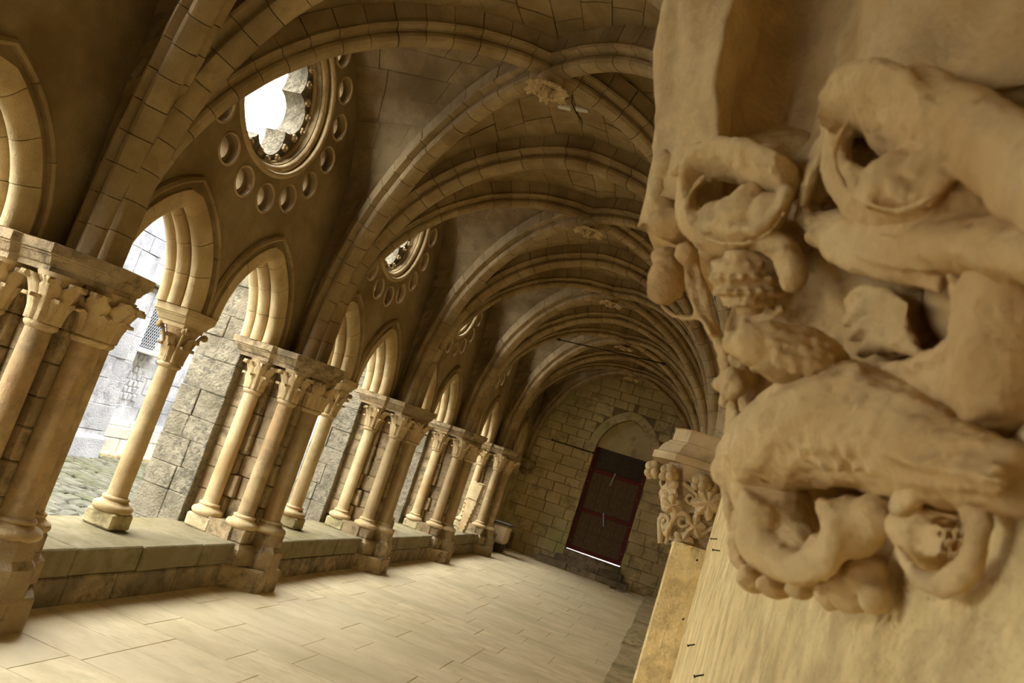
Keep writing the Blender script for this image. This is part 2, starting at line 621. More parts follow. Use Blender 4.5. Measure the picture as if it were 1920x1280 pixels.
def web_half(parent, fa, fd, single, mortar, stuff, rows=12):
    NB = 14
    # backing skin
    base = len(mortar[0])
    for i in range(NB + 1):
        t = i / NB
        a, d_ = fa(t), fd(t)
        for j in range(5):
            p = a.lerp(d_, j / 4)
            mortar[0].append((p.x, p.y, p.z + .035))
    for i in range(NB):
        for j in range(4):
            q = base + i * 5 + j
            mortar[1].append((q, q + 1, q + 6, q + 5))
    for i in range(rows):
        t0, t1 = .12 + .88 * i / rows, .12 + .88 * (i + 1) / rows
        wd = (fa((t0 + t1) / 2) - fd((t0 + t1) / 2)).length
        n = max(1, round(wd / .55))
        cuts = [0] + [min(.97, max(.03, (c + random.uniform(-.18, .18)) / n)) for c in range(1, n)] + [1]
        for c in range(n):
            s0, s1 = cuts[c], cuts[c + 1]
            vs, f = [], []
            gt = .006 / 6.0; gs = .006 / max(wd, .05)
            lift = random.uniform(0, .012)
            for z_ in (0, 1):
                for u in range(3):
                    t = t0 + gt + (t1 - t0 - 2 * gt) * u / 2
                    a, d_ = fa(t), fd(t)
                    for w_ in range(3):
                        s = s0 + gs + (s1 - s0 - 2 * gs) * w_ / 2
                        p = a.lerp(d_, s)
                        vs.append((p.x, p.y, p.z + lift + z_ * .07))
            for u in range(2):
                for w_ in range(2):
                    q = u * 3 + w_
                    f.append((q, q + 1, q + 4, q + 3))
            rim = [0, 1, 2, 5, 8, 7, 6, 3]
            for e in range(8):
                a_, b_ = rim[e], rim[(e + 1) % 8]
                f.append((a_, b_, b_ + 9, a_ + 9))
            if single:
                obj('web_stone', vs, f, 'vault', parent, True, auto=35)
            else:
                o_ = len(stuff[0])
                stuff[0].extend(vs)
                stuff[1].extend([tuple(i_ + o_ for i_ in q) for q in f])

for b, (LN, LF, RN, RF) in enumerate(bay_c):
    ctr = BOSS[b]
    ceil = structure('ceiling', (ctr.x, ctr.y, 6.5))
    mortar = ([], []); stuff = ([], [])
    c3 = Vector((ctr.x, ctr.y, 3.0))
    k = b - 1
    single = 1 <= b <= 4
    def dfun(P):
        Lh = (Vector(P) - ctr).length
        return curve_fn(half_pts(P, ctr, elliptic(2 * Lh, Z0D, ZTD)), .34, c3)
    def edge(P, Q, zf_maker, z_lift, P0=None, Q0=None):
        P = Vector(P0 or P); Q = Vector(Q0 or Q)
        mid = (P + Q) / 2
        L = (P - Q).length
        zf = zf_maker(L)
        c = Vector((mid.x, mid.y, 3.0))
        return curve_fn(half_pts(P, mid, zf), z_lift, c), curve_fn(half_pts(Q, mid, zf), z_lift, c)
    tz = lambda L: pointed(L, Z0T, ET)
    fz = lambda L: pointed(L, 4.9, .3)
    near = edge(LN, RN, tz, .36, (XP, LN[1] - .16), (XC, RN[1] - .14))
    far = edge(LF, RF, tz, .36, (XP, min(LF[1] + .16, YE)), (XC, min(RF[1] + .14, YE)))
    left = edge(LN, LF, fz, 0, (XT - .05, LN[1] - .06), (XT - .05, LF[1] + .06))
    right = edge(RN, RF, fz, 0, (XW + .03, RN[1] - .06), (XW + .03, RF[1] + .06))
    for fa, P in ((near[0], LN), (near[1], RN), (far[0], LF), (far[1], RF), (left[0], LN), (left[1], LF), (right[0], RN), (right[1], RF)):
        web_half(ceil, fa, dfun(P), single, mortar, stuff)
    obj('mortar_bed', mortar[0], mortar[1], 'mortar', ceil, True)
    if not single:
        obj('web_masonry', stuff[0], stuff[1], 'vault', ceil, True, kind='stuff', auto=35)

unseen_roof = obj('unseen_roof', *block_vf(-6.6, .8, -7.2, YE + .8, ROOFZ, ROOFZ + .2), 'mortar', kind='structure')  # unseen slab added so no sky light leaks through the vault
wall_b = obj('wall_back', *block_vf(-6.0, .6, -7.2, -7.0, 0, ROOFZ), 'vault', kind='structure')

# ------------------------------------------------------------ low arcade wall
wall_l = structure('wall_left', (-5.5, 12, 0))
for b, (ya, yb) in enumerate(BAYS + [(PY[5], YE + .1)]):
    if b == 0:
        block('wall_core', -5.98, -5.06, ya, yb, 0, .5, 'sill', wall_l)
        continue
    y0, y1 = ya + .1, yb - .1
    rg = random.Random(40 + b)
    block('wall_core', -5.98, -5.04, y0, y1, 0, .5, 'mortar', wall_l)
    y = y0
    while y < y1 - .05:
        l = rg.uniform(.5, 1.15)
        if y1 - y - l < .4:
            l = y1 - y
        block('base_course_stone', -5.3, -5.0 + rg.uniform(-.008, .008), y + .005, y + l - .005, 0, .262, 'lowstone', wall_l, .014, .006)
        y += l
    y = y0
    while y < y1 - .05:
        l = rg.uniform(.6, 1.3)
        if y1 - y - l < .4:
            l = y1 - y
        block('sill_slab', -6.0, -5.0 + rg.uniform(-.012, .012), y + .004, y + l - .004, .27, .53 + rg.uniform(-.004, .004), 'silltop', wall_l, .014, .005)
        y += l

# ------------------------------------------------------------ leaves and capitals
def leaf_mesh(name, h, w, r0, r1, curl=.06, lobes=3, mat='carved', nu=8, nv=12):
    """a leaf lying on a bell from radius r0 to r1, tip curling outward; local: +x out, z up"""
    vs, f = [], []
    for i in range(nv + 1):
        v = i / nv
        vv = min(v, .8) / .8
        z = h * (vv * .92) if v < .8 else h * (.92 + .08 * math.sin((v - .8) / .2 * math.pi))
        r = r0 + (r1 - r0) * vv ** 2.2
        if v >= .8:
            a = (v - .8) / .2
            r += curl * math.sin(a * math.pi / 2)
            z -= curl * .9 * max(0, a - .35)
        wd = w * (.45 + .55 * math.sin(math.pi * min(1, .12 + v * .88) ** .9)) * (1 + .22 * math.sin(lobes * 2 * math.pi * v + .6))
        if v > .9:
            wd *= 1 - (v - .9) * 6
        for j in range(nu + 1):
            u = -1 + 2 * j / nu
            ang = u * wd / max(r, .02)
            rib = .010 * (1 - min(1, abs(u) * 2.2)) + .012 * math.cos(u * 1.5) + .006 * math.cos(u * 9)
            rr = r + rib - .014 * u * u
            vs.append((rr * math.cos(ang), rr * math.sin(ang), z))
    n = nu + 1
    m = len(vs)
    vs += [(x * .86, y_ * .9, z - .004) for x, y_, z in vs]
    for i in range(nv):
        for j in range(nu):
            q = i * n + j
            f.append((q, q + 1, q + n + 1, q + n))
            f.append((m + q, m + q + n, m + q + n + 1, m + q + 1))
    rim = [j for j in range(n)] + [i * n + nu for i in range(1, nv + 1)] + [nv * n + j for j in range(nu - 1, -1, -1)] + [i * n for i in range(nv - 1, 0, -1)]
    for e in range(len(rim)):
        a, b_ = rim[e], rim[(e + 1) % len(rim)]
        f.append((a, m + a, m + b_, b_))
    me = mesh_of(name, vs, f, True)
    fix_normals(me)
    me.materials.append(M[mat])
    return me

def crocket_mesh(name, r0, r1, h, rad=.022):
    """a stalk that climbs the bell and ends in a scroll"""
    pts, rr = [], []
    for i in range(9):
        t = i / 8
        pts.append((r0 + (r1 - r0 - .02) * t ** 2, 0, h * t))
        rr.append(rad * (1.1 - .25 * t))
    cx, cz, R = r1 - .0, h - .012, .036
    for i in range(1, 15):
        a = math.pi * .75 - i * .42
        q = R * (1 - i / 17)
        pts.append((cx + q * math.cos(a) + .012, 0, cz + q * math.sin(a)))
        rr.append(rad * (.8 - .4 * i / 14))
    v, f = tube_vf(pts, rr, 7)
    # a bud at each side of the scroll
    s1 = sphere_vf((cx + .012, .022, cz), .03, 8, 6)
    s2 = sphere_vf((cx + .012, -.022, cz), .03, 8, 6)
    me = mesh_of(name, *join_vf((v, f), s1, s2), True)
    me.materials.append(M['carved'])
    return me

LEAF_LOW = leaf_mesh('leaf', .20, .075, .108, .15, .035)
LEAF_HIGH = leaf_mesh('leaf', .33, .085, .108, .20, .05, 4)
LEAF_BROAD = leaf_mesh('leaf', .34, .11, .118, .22, .045, 5)
CROCKET = crocket_mesh('crocket', .115, .235, .36)
RIM = lathe_vf([(.10, 2.30), (.125, 2.325), (.132, 2.345), (.12, 2.365), (.105, 2.37)], seg=20)

def capital(parent, cx, cy, z0, z1, kind, r0=.105, r1=.19, sc=1.0, faces=None):
    loc = worldloc(parent)
    h = z1 - z0
    prof = [(r0 * sc, z0)]
    for i in range(1, 9):
        t = i / 8
        prof.append((sc * (r0 + (r1 - r0) * t ** 2.4), z0 + h * t))
    v, f = lathe_vf(prof, cx, cy, 18)
    cap = obj('capital', v, f, 'carved', parent, True, auto=40)
    # children sit in the capital's frame, which is the parent's frame
    base = Matrix.Translation((cx - loc.x, cy - loc.y, z0 - loc.z))
    def put(me, nm, n, a0, s=1.0, zs=1.0):
        for i in range(n):
            a = a0 + 2 * math.pi * i / n
            if faces and not faces(a % (2 * math.pi)):
                continue
            inst(nm, me, cap, base @ Matrix.Rotation(a, 4, 'Z') @ Matrix.Diagonal((s * sc, s * sc, zs, 1)))
    if kind == 'crocket':
        put(LEAF_LOW, 'leaf', 8, .2, 1.0, h / .38)
        put(LEAF_HIGH, 'leaf', 4, 0, .95, h / .40)
        put(CROCKET, 'crocket', 4, math.pi / 4, 1.0, h / .38)
    else:
        put(LEAF_BROAD, 'leaf', 6, 0, 1.0, h / .37)
        put(LEAF_LOW, 'leaf', 6, math.pi / 6, 1.05, h / .38)
    return cap

def shaft_prof(r, z0, z1):
    return [(r * 1.06, z0), (r * 1.02, z0 + .05), (r * 1.01, z0 + (z1 - z0) * .4), (r * .97, z1)]

def base_prof(z0, r):
    """attic base: wide torus, hollow, narrow torus"""
    p = [(r * 1.5, z0)]
    for i in range(7):
        a = -math.pi / 2 + math.pi * i / 6
        p.append((r * 1.55 + r * .42 * math.cos(a), z0 + .045 + .045 * math.sin(a)))
    p += [(r * 1.42, z0 + .10), (r * 1.28, z0 + .12)]
    for i in range(5):
        a = -math.pi / 2 + math.pi * i / 4
        p.append((r * 1.22 + r * .14 * math.cos(a), z0 + .14 + .018 * math.sin(a)))
    p.append((r * 1.05, z0 + .165))
    return p

ABACUS_LV = [(-.055, 0), (-.055, .045), (-.04, .05), (-.03, .06), (-.022, .085), (.0, .115), (.012, .12), (.012, .13), (.03, .14), (.035, .215), (.025, .22)]
SH = .016

# ------------------------------------------------------------ mid-bay columns
AX = -5.68
def make_column(y, label):
    t = thing('arcade_column', (-5.64, y, .53), label, 'column', 'slender columns between the arcade lancets')
    cx, cy = -5.64, y
    block('plinth', cx - .185, cx + .185, cy - .165, cy + .165, .53, .70, 'sill', t, .02, .008)
    obj('base', *lathe_vf(base_prof(.70, .105), cx, cy, 24), 'carved', t, True, auto=50)
    obj('shaft', *lathe_vf(shaft_prof(.105, .86, 2.31), cx, cy, 24), 'shaft', t, True, auto=50)
    v, f = RIM
    obj('neck_ring', [(a + cx, b_ + cy, c) for a, b_, c in v], f, 'carved', t, True, auto=50)
    capital(t, cx, cy, 2.365, 2.755, 'crocket')
    hx, hy = .255, .225
    c_ = .07
    poly = [(-hx, -hy + c_), (-hx + c_, -hy), (hx - c_, -hy), (hx, -hy + c_), (hx, hy - c_), (hx - c_, hy), (-hx + c_, hy), (-hx, hy - c_)]
    poly = [(AX + .0 + a, cy + b_) for a, b_ in poly]
    obj('abacus', *prism_vf(poly, [(d, 2.75 + z) for d, z in ABACUS_LV]), 'shaft', t, True, auto=30)
    return t

mids = [(a + b_) / 2 for a, b_ in zip(PY[:-1], PY[1:])]
col0 = make_column(mids[1], 'slender lone arcade column in front of the cobbled yard, nearest one')
copy_thing(col0, (-5.64, mids[0], .53), 'arcade column of the bay beside the camera, left of the frame')
for i, k in enumerate((2, 3, 4)):
    copy_thing(col0, (-5.64, mids[k], .53), ['slender lone arcade column in the second bay, between two pier clusters', 'slender lone arcade column in the third bay from the left', 'farthest lone arcade column, half hidden by a leaning carved slab'][i])

# ------------------------------------------------------------ clustered piers
def make_pier(y, label):
    t = thing('clustered_pier', (-5.0, y, 0), label, 'pier', 'clustered piers of the arcade')
    P = lambda pts: [(-5.0 + a, y + b_) for a, b_ in pts]
    lo = P([(-.45, -.64), (-.02, -.60), (.37, -.23), (.37, .23), (-.02, .60), (-.45, .64)])
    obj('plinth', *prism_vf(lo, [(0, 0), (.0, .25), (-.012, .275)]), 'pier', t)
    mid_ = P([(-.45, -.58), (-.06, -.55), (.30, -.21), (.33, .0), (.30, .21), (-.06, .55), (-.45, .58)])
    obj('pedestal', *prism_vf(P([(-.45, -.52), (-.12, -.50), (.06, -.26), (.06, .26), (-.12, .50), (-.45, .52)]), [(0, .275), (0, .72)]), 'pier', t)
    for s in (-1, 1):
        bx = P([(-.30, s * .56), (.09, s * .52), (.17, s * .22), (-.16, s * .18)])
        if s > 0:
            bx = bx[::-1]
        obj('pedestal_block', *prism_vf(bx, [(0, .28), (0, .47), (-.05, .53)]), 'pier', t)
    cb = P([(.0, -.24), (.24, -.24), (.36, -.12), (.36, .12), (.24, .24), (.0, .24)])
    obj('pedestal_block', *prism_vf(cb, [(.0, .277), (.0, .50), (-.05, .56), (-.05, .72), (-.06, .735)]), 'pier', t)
    cols = [('A', -.58, -.38, .10), ('A', -.58, .38, .10), ('B', -.09, -.33, .105), ('B', -.09, .33, .105), ('C', .09, 0, .125)]
    for nm, dx, dy, r in cols:
        cx, cy = -5.0 + dx, y + dy
        if nm == 'A':
            block('shaft_plinth', cx - .17, cx + .17, cy - .15, cy + .15, .53, .70, 'sill', t, .02, .008)
        elif nm == 'B':
            block('shaft_plinth', cx - .15, cx + .16, cy - .14, cy + .14, .53, .71, 'pier', t, .02, .008)
        obj('base', *lathe_vf(base_prof(.70, r), cx, cy, 20), 'carved', t, True, auto=50)
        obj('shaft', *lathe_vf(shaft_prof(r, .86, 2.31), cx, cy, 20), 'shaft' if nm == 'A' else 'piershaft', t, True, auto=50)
        v, f = RIM
        k = r / .105
        obj('neck_ring', [(a * k + cx, b_ * k + cy, c) for a, b_, c in v], f, 'carved', t, True, auto=50)
        capital(t, cx, cy, 2.365, 2.755, 'broad', sc=r / .105, r1=.175)
    # masonry core in courses
    zs = [.70, .98, 1.27, 1.55, 1.80, 2.08, 2.36, 2.76]
    for i in range(len(zs) - 1):
        q = random.uniform(-.06, .06)
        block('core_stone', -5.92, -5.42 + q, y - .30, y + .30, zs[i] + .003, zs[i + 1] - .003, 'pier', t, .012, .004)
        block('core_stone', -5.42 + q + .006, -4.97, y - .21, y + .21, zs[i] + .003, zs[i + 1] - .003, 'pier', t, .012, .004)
    ab = P([(-.93, -.60), (-.40, -.60), (-.36, -.54), (-.05, -.54), (.20, -.28), (.30, -.18), (.30, .18), (.20, .28), (-.05, .54), (-.36, .54), (-.40, .60), (-.93, .60)])
    obj('abacus', *prism_vf(ab, [(d, 2.75 + z) for d, z in ABACUS_LV]), 'pier', t, True, auto=30)
    return t

pier0 = make_pier(PY[1], 'dark clustered pier cut by the left edge of the frame')
pl = {0: 'clustered pier beside the camera, out of the left side', 2: 'clustered pier with paired shafts between first and second bays, at left centre', 3: 'clustered pier between the second and third bays, with weathered crumbling bases',
      4: 'clustered pier between the third and fourth bays, partly behind its neighbours', 5: 'farthest clustered pier, beside the beige block near the end wall'}
for k in (0, 2, 3, 4, 5):
    copy_thing(pier0, (-5.0, PY[k], 0), pl[k])

# ------------------------------------------------------------ buttresses outside
def make_buttress(y, label):
    t = thing('buttress', (-6.2, y, 0), label, 'buttress', 'stone buttresses on the yard side')
    block('rubble_core', -6.44, -5.92, y - .42, y + .42, 0, ROOFZ, 'buttress', t)
    z = 0
    rg = random.Random(5)
    while z < ROOFZ - .05:
        h = min(rg.choice((.3, .36, .42)), ROOFZ - z)
        ex = max(0, .10 - z * .02) if z < 5 else 0
        c = rg.uniform(-6.28, -6.1)
        for x0, x1 in ((-6.5 - ex, c - .002), (c + .002, -5.88)):
            j = rg.uniform(-.012, .012)
            block('buttress_stone', x0, x1, y - .46 - j, y + .46 + j, z + .002, z + h - .002, 'buttress', t, .008, .006)
        z += h
    return t
but0 = make_buttress(PY[2], 'mottled stone buttress behind the left centre pier, seen through the second lancet')
for k, lb in ((0, 'buttress beside the camera, out of the left side'), (1, 'buttress hidden behind the pier at the left edge'), (3, 'buttress of large mossy stones behind the second pier cluster'), (4, 'buttress behind the third pier cluster'), (5, 'farthest buttress, lit, behind the leaning carved slab')):
    copy_thing(but0, (-6.2, PY[k], 0), lb)

# ------------------------------------------------------------ tracery screens
def plate(outer, holes, x0, x1):
    """flat plate with holes in the y-z plane, between x0 (front) and x1 (back); coordinates relative to bay centre"""
    cu_ = bpy.data.curves.new('tmp', 'CURVE')
    cu_.dimensions = '2D'
    cu_.fill_mode = 'BOTH'
    cu_.extrude = abs(x0 - x1) / 2
    for lp in [outer] + holes:
        sp = cu_.splines.new('POLY')
        sp.points.add(len(lp) - 1)
        for p, q in zip(sp.points, lp):
            p.co = (q[0], q[1], 0, 1)
        sp.use_cyclic_u = True
    ob = bpy.data.objects.new('tmp', cu_)
    C.objects.link(ob)
    dg = bpy.context.evaluated_depsgraph_get()
    me = bpy.data.meshes.new_from_object(ob.evaluated_get(dg))
    vs = [((x0 + x1) / 2 + v.co.z, v.co.x, v.co.y) for v in me.vertices]
    fs = [tuple(p.vertices) for p in me.polygons]
    bpy.data.objects.remove(ob)
    bpy.data.curves.remove(cu_)
    bpy.data.meshes.remove(me)
    return vs, fs

def circle(cy, cz, r, n=28):
    return [(cy + r * math.cos(2 * math.pi * i / n), cz + r * math.sin(2 * math.pi * i / n)) for i in range(n)]

LHW, LAP = .63, 1.0
LE = (LAP * LAP - LHW * LHW) / (2 * LHW)
LR = LHW + LE
def lancet(cy, off=0.0, n=12, z0=ZA):
    """open polyline from the left foot over the point to the right foot"""
    R = LR + off
    pts = []
    am = math.acos(LE / R)
    for i in range(n + 1):
        a = am * i / n
        pts.append((cy + LE - R * math.cos(a), z0 + R * math.sin(a)))
    return pts + [(2 * cy - p[0], p[1]) for p in pts[-2::-1]]

OC = (.04, 5.68)
def foil(n=120, d=.45, rho=.26, lobes=6):
    out = []
    for i in range(n):
        th = 2 * math.pi * i / n
        ph = (th + math.pi / lobes) % (2 * math.pi / lobes) - math.pi / lobes
        out.append((th, d * math.cos(ph) + math.sqrt(max(0, rho * rho - (d * math.sin(ph)) ** 2))))
    return out

def make_tracery(ym, half, label):
    t = thing('tracery_screen', (AX, ym, ZA), label, 'tracery', 'tracery screens of the arcade')
    def outer():
        p = [(-half, ZA - .0), (-half, ROOFZ), (half, ROOFZ), (half, ZA)]
        lz = ZA
        return p + [(x, z) for x, z in lancet(.87)[::-1]] + [(x, z) for x, z in lancet(-.87)[::-1]]
    ros = []
    for i in range(16):
        a = 2 * math.pi * (i + .5) / 16 - math.pi / 2
        ros.append((OC[0] + 1.2 * math.cos(a), OC[1] + 1.2 * math.sin(a)))
    sh = lambda vf: ([(a, b_ + ym, c) for a, b_, c in vf[0]], vf[1])
    for nm, xa, xb, rr, ro, cm in (('front_plate', XT, XT - .10, .165, .90, 'rib'), ('back_plate', XT - .10, XT - .30, .115, .80, 'rib')):
        v, f = plate(outer(), [circle(OC[0], OC[1], ro, 64)] + [circle(a, b_, rr) for a, b_ in ros], xa, xb)
        obj(nm, *sh((v, f)), cm, t)
    # thin rings round the roundels, each with its own small bead
    ring = tube_vf([(0, .172 * math.cos(2 * math.pi * i / 24), .172 * math.sin(2 * math.pi * i / 24)) for i in range(24)], .014, 6, True)
    rme = mesh_of('roundel_ring', *ring, True)
    rme.materials.append(M['carved'])
    for a, b_ in ros:
        inst('roundel_ring', rme, t, Matrix.Translation((XT - AX, a, b_ - ZA)))
    for R_, tr, dx in ((.915, .035, 0), (.86, .05, -.09), (.80, .03, -.20)):
        v, f = tube_vf([(XT + dx, ym + OC[0] + R_ * math.cos(2 * math.pi * i / 64), OC[1] + R_ * math.sin(2 * math.pi * i / 64)) for i in range(64)], tr, 8, True)
        obj('oculus_moulding', v, f, 'carved', t, True)
    fo = foil()
    v, f = plate(circle(OC[0], OC[1], .84, 96), [[(OC[0] + r * math.cos(th), OC[1] + r * math.sin(th)) for th, r in fo]], XT - .22, XT - .50)
    cusp = obj('cusped_ring', *sh((v, f)), 'buttress', t)
    fl = join_vf(*[sphere_vf((.012, .028 * math.cos(q), .028 * math.sin(q)), .026, 7, 5) for q in (.78, 2.35, 3.92, 5.49)], sphere_vf((.042, 0, 0), .02, 6, 4), sphere_vf((0, 0, 0), .045, 8, 5, (.6, 1, 1)))
    fme = mesh_of('flower', *fl, True)
    fme.materials.append(M['carved'])
    for i in range(6):
        for dq in (-21, -7.5, 7.5, 21):
            th = math.radians(60 * i + dq)
            ph = math.radians(dq)
            r = .45 * math.cos(ph) + math.sqrt(max(0, .26 ** 2 - (.45 * math.sin(ph)) ** 2)) + .062
            inst('flower', fme, cusp, Matrix.Translation((XT - .215 - AX, OC[0] + r * math.cos(th), OC[1] + r * math.sin(th) - ZA)))
    def roll(c, r, dv, n=6):
        return [(c + r * math.cos(math.pi * i / n), dv - r * math.sin(math.pi * i / n)) for i in range(n + 1)]
    prof = [(.25, .13)] + roll(.165, .075, .01) + [(.08, .05)] + roll(0, .075, -.02) + [(-.08, .05)] + roll(-.165, .075, .01) + [(-.25, .13)]
    hood = [(.0, -.02), (.05, -.015), (.065, .01), (.05, .04), (.02, .055), (0, .05)]
    for s in (-1, 1):
        pl_ = lancet(s * .87, .0, 16)
        pts = [Vector((AX, ym + a, b_)) for a, b_ in pl_]
        voussoirs('arch_voussoir', t, pts, Vector((1, 0, 0)), prof, .36, 'shaft', .003, 6, True, Vector((AX, ym + s * .87, ZA + .2)), .003)
        pts = [Vector((XT, ym + a, b_)) for a, b_ in lancet(s * .87, .22, 16)]
        voussoirs('hood_mould', t, pts, Vector((1, 0, 0)), hood, .7, 'rib', .003, 5, True, Vector((XT, ym + s * .87, ZA + .2)), .0)
    return t

tr0 = make_tracery(mids[1], 2.09, 'tracery screen with the large bright oculus and ring of roundels')
tl = {0: 'tracery screen beside the camera, its arch edge at far left', 2: 'second tracery screen, its oculus showing a slice of carved flowers', 3: 'third tracery screen, seen edge on below the third vault', 4: 'fourth tracery screen, only slit-like roundels showing'}
for k in (0, 2, 3):
    copy_thing(tr0, (AX, mids[k], ZA), tl[k])
tr4 = copy_thing(tr0, (AX, mids[4], ZA), tl[4])
# last short bay: low wall leaves one lancet open to light the end wall
yl = (PY[5] + YE) / 2
copy_thing(tr0, (AX, yl, ZA), 'tracery screen of the last bay, hidden behind the piers')
wc = obj('wall_corner', *block_vf(XT - .3, XT, PY[5] + .1, YE + .1, .5, 1.4), 'endwall', kind='structure')
block('end_infill', XT - .3, XT, yl + .2, YE + .1, 1.4, ROOFZ, 'endwall', wc)  # added infill shutting the far lancet, where a bright slit would show
block('end_infill', XT - .3, XT, PY[5] + .1, yl - 1.45, 1.4, ROOFZ, 'endwall', wc)
block('unseen_upper_wall', XT - .35, XT, -7.2, BAYS[0][0] + .2, .5, ROOFZ, 'vault', wall_l)
block('unseen_upper_wall', XT - .35, XT, -2.73, PY[0] - .3, 2.7, ROOFZ, 'vault', wall_l)  # added out of view; its lower edge sets the light on the near corbel

# ------------------------------------------------------------ end wall with the door
DX0, DX1, DZ0, DZ1 = -3.25, -1.38, .62, 4.08
DC, DH = (DX0 + DX1) / 2, (DX1 - DX0) / 2
DAP = 5.28
def door_arch(off, n=14):
    a = DH + off
    h = DAP - 4.0 + off
    e = (h * h - a * a) / (2 * a)
    R = a + e
    am = math.acos(e / R)
    p = [(DC + e - R * math.cos(am * i / n), 4.0 + R * math.sin(am * i / n)) for i in range(n + 1)]
    return p + [(2 * DC - x, z) for x, z in p[-2::-1]]
arch = door_arch(0)
outer_ = [(-6.0, 0), (-6.0, ROOFZ), (.6, ROOFZ), (.6, 0), (DX1, 0)] + arch[::-1] + [(DX0, 0)]
v, f = plate(outer_, [], 0, .45)
wall_e = obj('wall_end', [(b_, YE + .02 + a, c) for a, b_, c in v], f, 'mortar', kind='structure')
rg = random.Random(11)
z = 0.0
ro = door_arch(.30)
def half_at(z_, off):
    if z_ < 4.0:
        return DH + off
    pts = door_arch(off)
    n = len(pts) // 2
    for i in range(n):
        if pts[i + 1][1] >= z_:
            return DC - (pts[i][0] + (pts[i + 1][0] - pts[i][0]) * (z_ - pts[i][1]) / (pts[i + 1][1] - pts[i][1]))
    return -1
while z < 7.2:
    h = rg.choice((.28, .33, .38))
    x = -5.6 - rg.uniform(0, .4)
    while x < .2:
        l = rg.uniform(.45, .85)
        x0, x1 = x + .006, x + l - .006
        x += l
        hw = max(half_at(z + .02, .01 if z < 3.9 else .29), half_at(z + h - .02, .01 if z < 3.9 else .29))
        segs = [(x0, x1)]
        if hw > 0:
            a, b_ = DC - hw, DC + hw
            segs = []
            if x0 < a:
                segs.append((x0, min(x1, a)))
            if x1 > b_:
                segs.append((max(x0, b_), x1))
        for s0, s1 in segs:
            if s1 - s0 > .06:
                block('wall_stone', s0, s1, YE - rg.uniform(-.002, .012), YE + .1, z + .006, z + h - .006, 'endwall', wall_e, .01, .006)
    z += h
dpts = [Vector((a, YE + .15, b_)) for a, b_ in door_arch(.0, 16)]
voussoirs('arch_stone', wall_e, dpts, Vector((0, 1, 0)), [(-.165, .005), (-.165, .285), (.1, .285), (.1, .005)], .36, 'endwall', .004, 4, False, Vector((DC, YE, 4.0)), .004)
block('tympanum_slab', DX0 - .05, DX1 + .05, YE + .22, YE + .34, DZ1 + .02, 5.4, 'endwall', wall_e)

door = thing('door_leaf', (DC, YE + .2, DZ0), 'tall dark boarded door with red crossbars in the end wall', 'door')
yd = YE + .24
block('back_board', DX0 - .05, DX1 + .05, yd + .041, yd + .06, .618, DZ1 + .05, 'wood_dark', door)  # added behind the boards to stop daylight showing through their gaps
zz = [.66, 2.0, 3.33, DZ1]
for i, m_ in enumerate(('wood', 'wood', 'wood_dark')):
    for j in range(4):
        xa = DX0 + .06 + (DX1 - DX0 - .12) * j / 4
        xb = DX0 + .06 + (DX1 - DX0 - .12) * (j + 1) / 4
        block('board', xa + .0015, xb - .0015, yd, yd + .04, zz[i], zz[i + 1], m_, door, .003)
for z0, z1 in ((.62, .76), (1.9, 2.03), (3.25, 3.39), (3.99, DZ1)):
    block('crossbar', DX0 + .03, DX1 - .03, yd - .04, yd, z0, z1, 'red' if z0 < 3.9 else 'wood_dark', door, .006)
for x0, x1, m_ in ((DX0 + .01, DX0 + .13, 'red'), (DX1 - .14, DX1 - .01, 'red')):
    block('stile', x0, x1, yd - .045, yd - .002, .66, DZ1, m_, door, .006)
for x, z, an in ((-2.42, 3.2, .15), (-2.33, 1.86, -.3)):
    c, s = math.cos(an), math.sin(an)
    vs, fs = block_vf(-.025, .025, -.02, .0, -.22, .22, .004)
    o = obj('latch_bar', [(x + a * c - b_ * 0 + c_ * s, yd - .045 + b_, z + c_ * c - a * s) for a, b_, c_ in vs], fs, 'lattice', door)
for x, z in ((-3.18, .9), (-3.18, 1.95), (-3.18, 2.9), (-3.18, 3.3), (-1.46, 1.0), (-1.46, 1.9), (-1.46, 2.8), (-1.46, 3.35)):
    obj('bolt_head', *sphere_vf((x, yd - .05, z), .018, 7, 5), 'lattice', door, True)
obj('courtyard_beyond', *block_vf(-6, 2, YE + .6, YE + 8, .3, .55), 'outlight', kind='structure')

for x0, x1 in ((DX0 - .12, DX0 + .02), (DX1 - .02, DX1 + .12)):
    block('door_jamb', x0, x1, yd - .02, yd + .1, .3, 4.2, 'endwall', wall_e)
block('door_lintel', DX0 - .1, DX1 + .1, yd - .01, yd + .1, DZ1 - .02, DZ1 + .15, 'wood_dark', wall_e)
steps = thing('door_steps', (DC, YE - .5, 0), 'worn stone steps below the red barred door', 'steps')
for i, (x0, x1, y0, z1) in enumerate(((-3.95, -.95, 26.15, .19), (-3.45, -1.2, 26.45, .40), (-3.25, -1.38, 26.72, .60))):
    n = 3 - (i > 1)
    for j in range(n):
        block('step_stone', x0 + (x1 - x0) * j / n + .003, x0 + (x1 - x0) * (j + 1) / n - .003, y0 + random.uniform(-.02, .02), YE + (.3 if i == 2 else .0), 0, z1, 'lowstone', steps, .02, .01)
for i, (x, y, a) in enumerate(((-1.1, 25.55, .3), (-1.35, 25.75, 1.2), (-.85, 25.6, .1))):
    vs, fs = block_vf(-.14, .14, -.05, .05, 0, .04, .01, .012)
    o = obj('rubble_chip', [(x + p * math.cos(a) - q * math.sin(a), y + p * math.sin(a) + q * math.cos(a), r) for p, q, r in vs], fs, 'white' if i == 2 else 'lowstone')
    o['label'] = ['dark flat stone chip on the floor by the steps, leftmost', 'small dark stone chip behind another chip by the steps', 'pale flat chip on the floor near the steps end'][i]
    o['category'] = 'stone chip'
    o['group'] = 'loose chips by the steps'

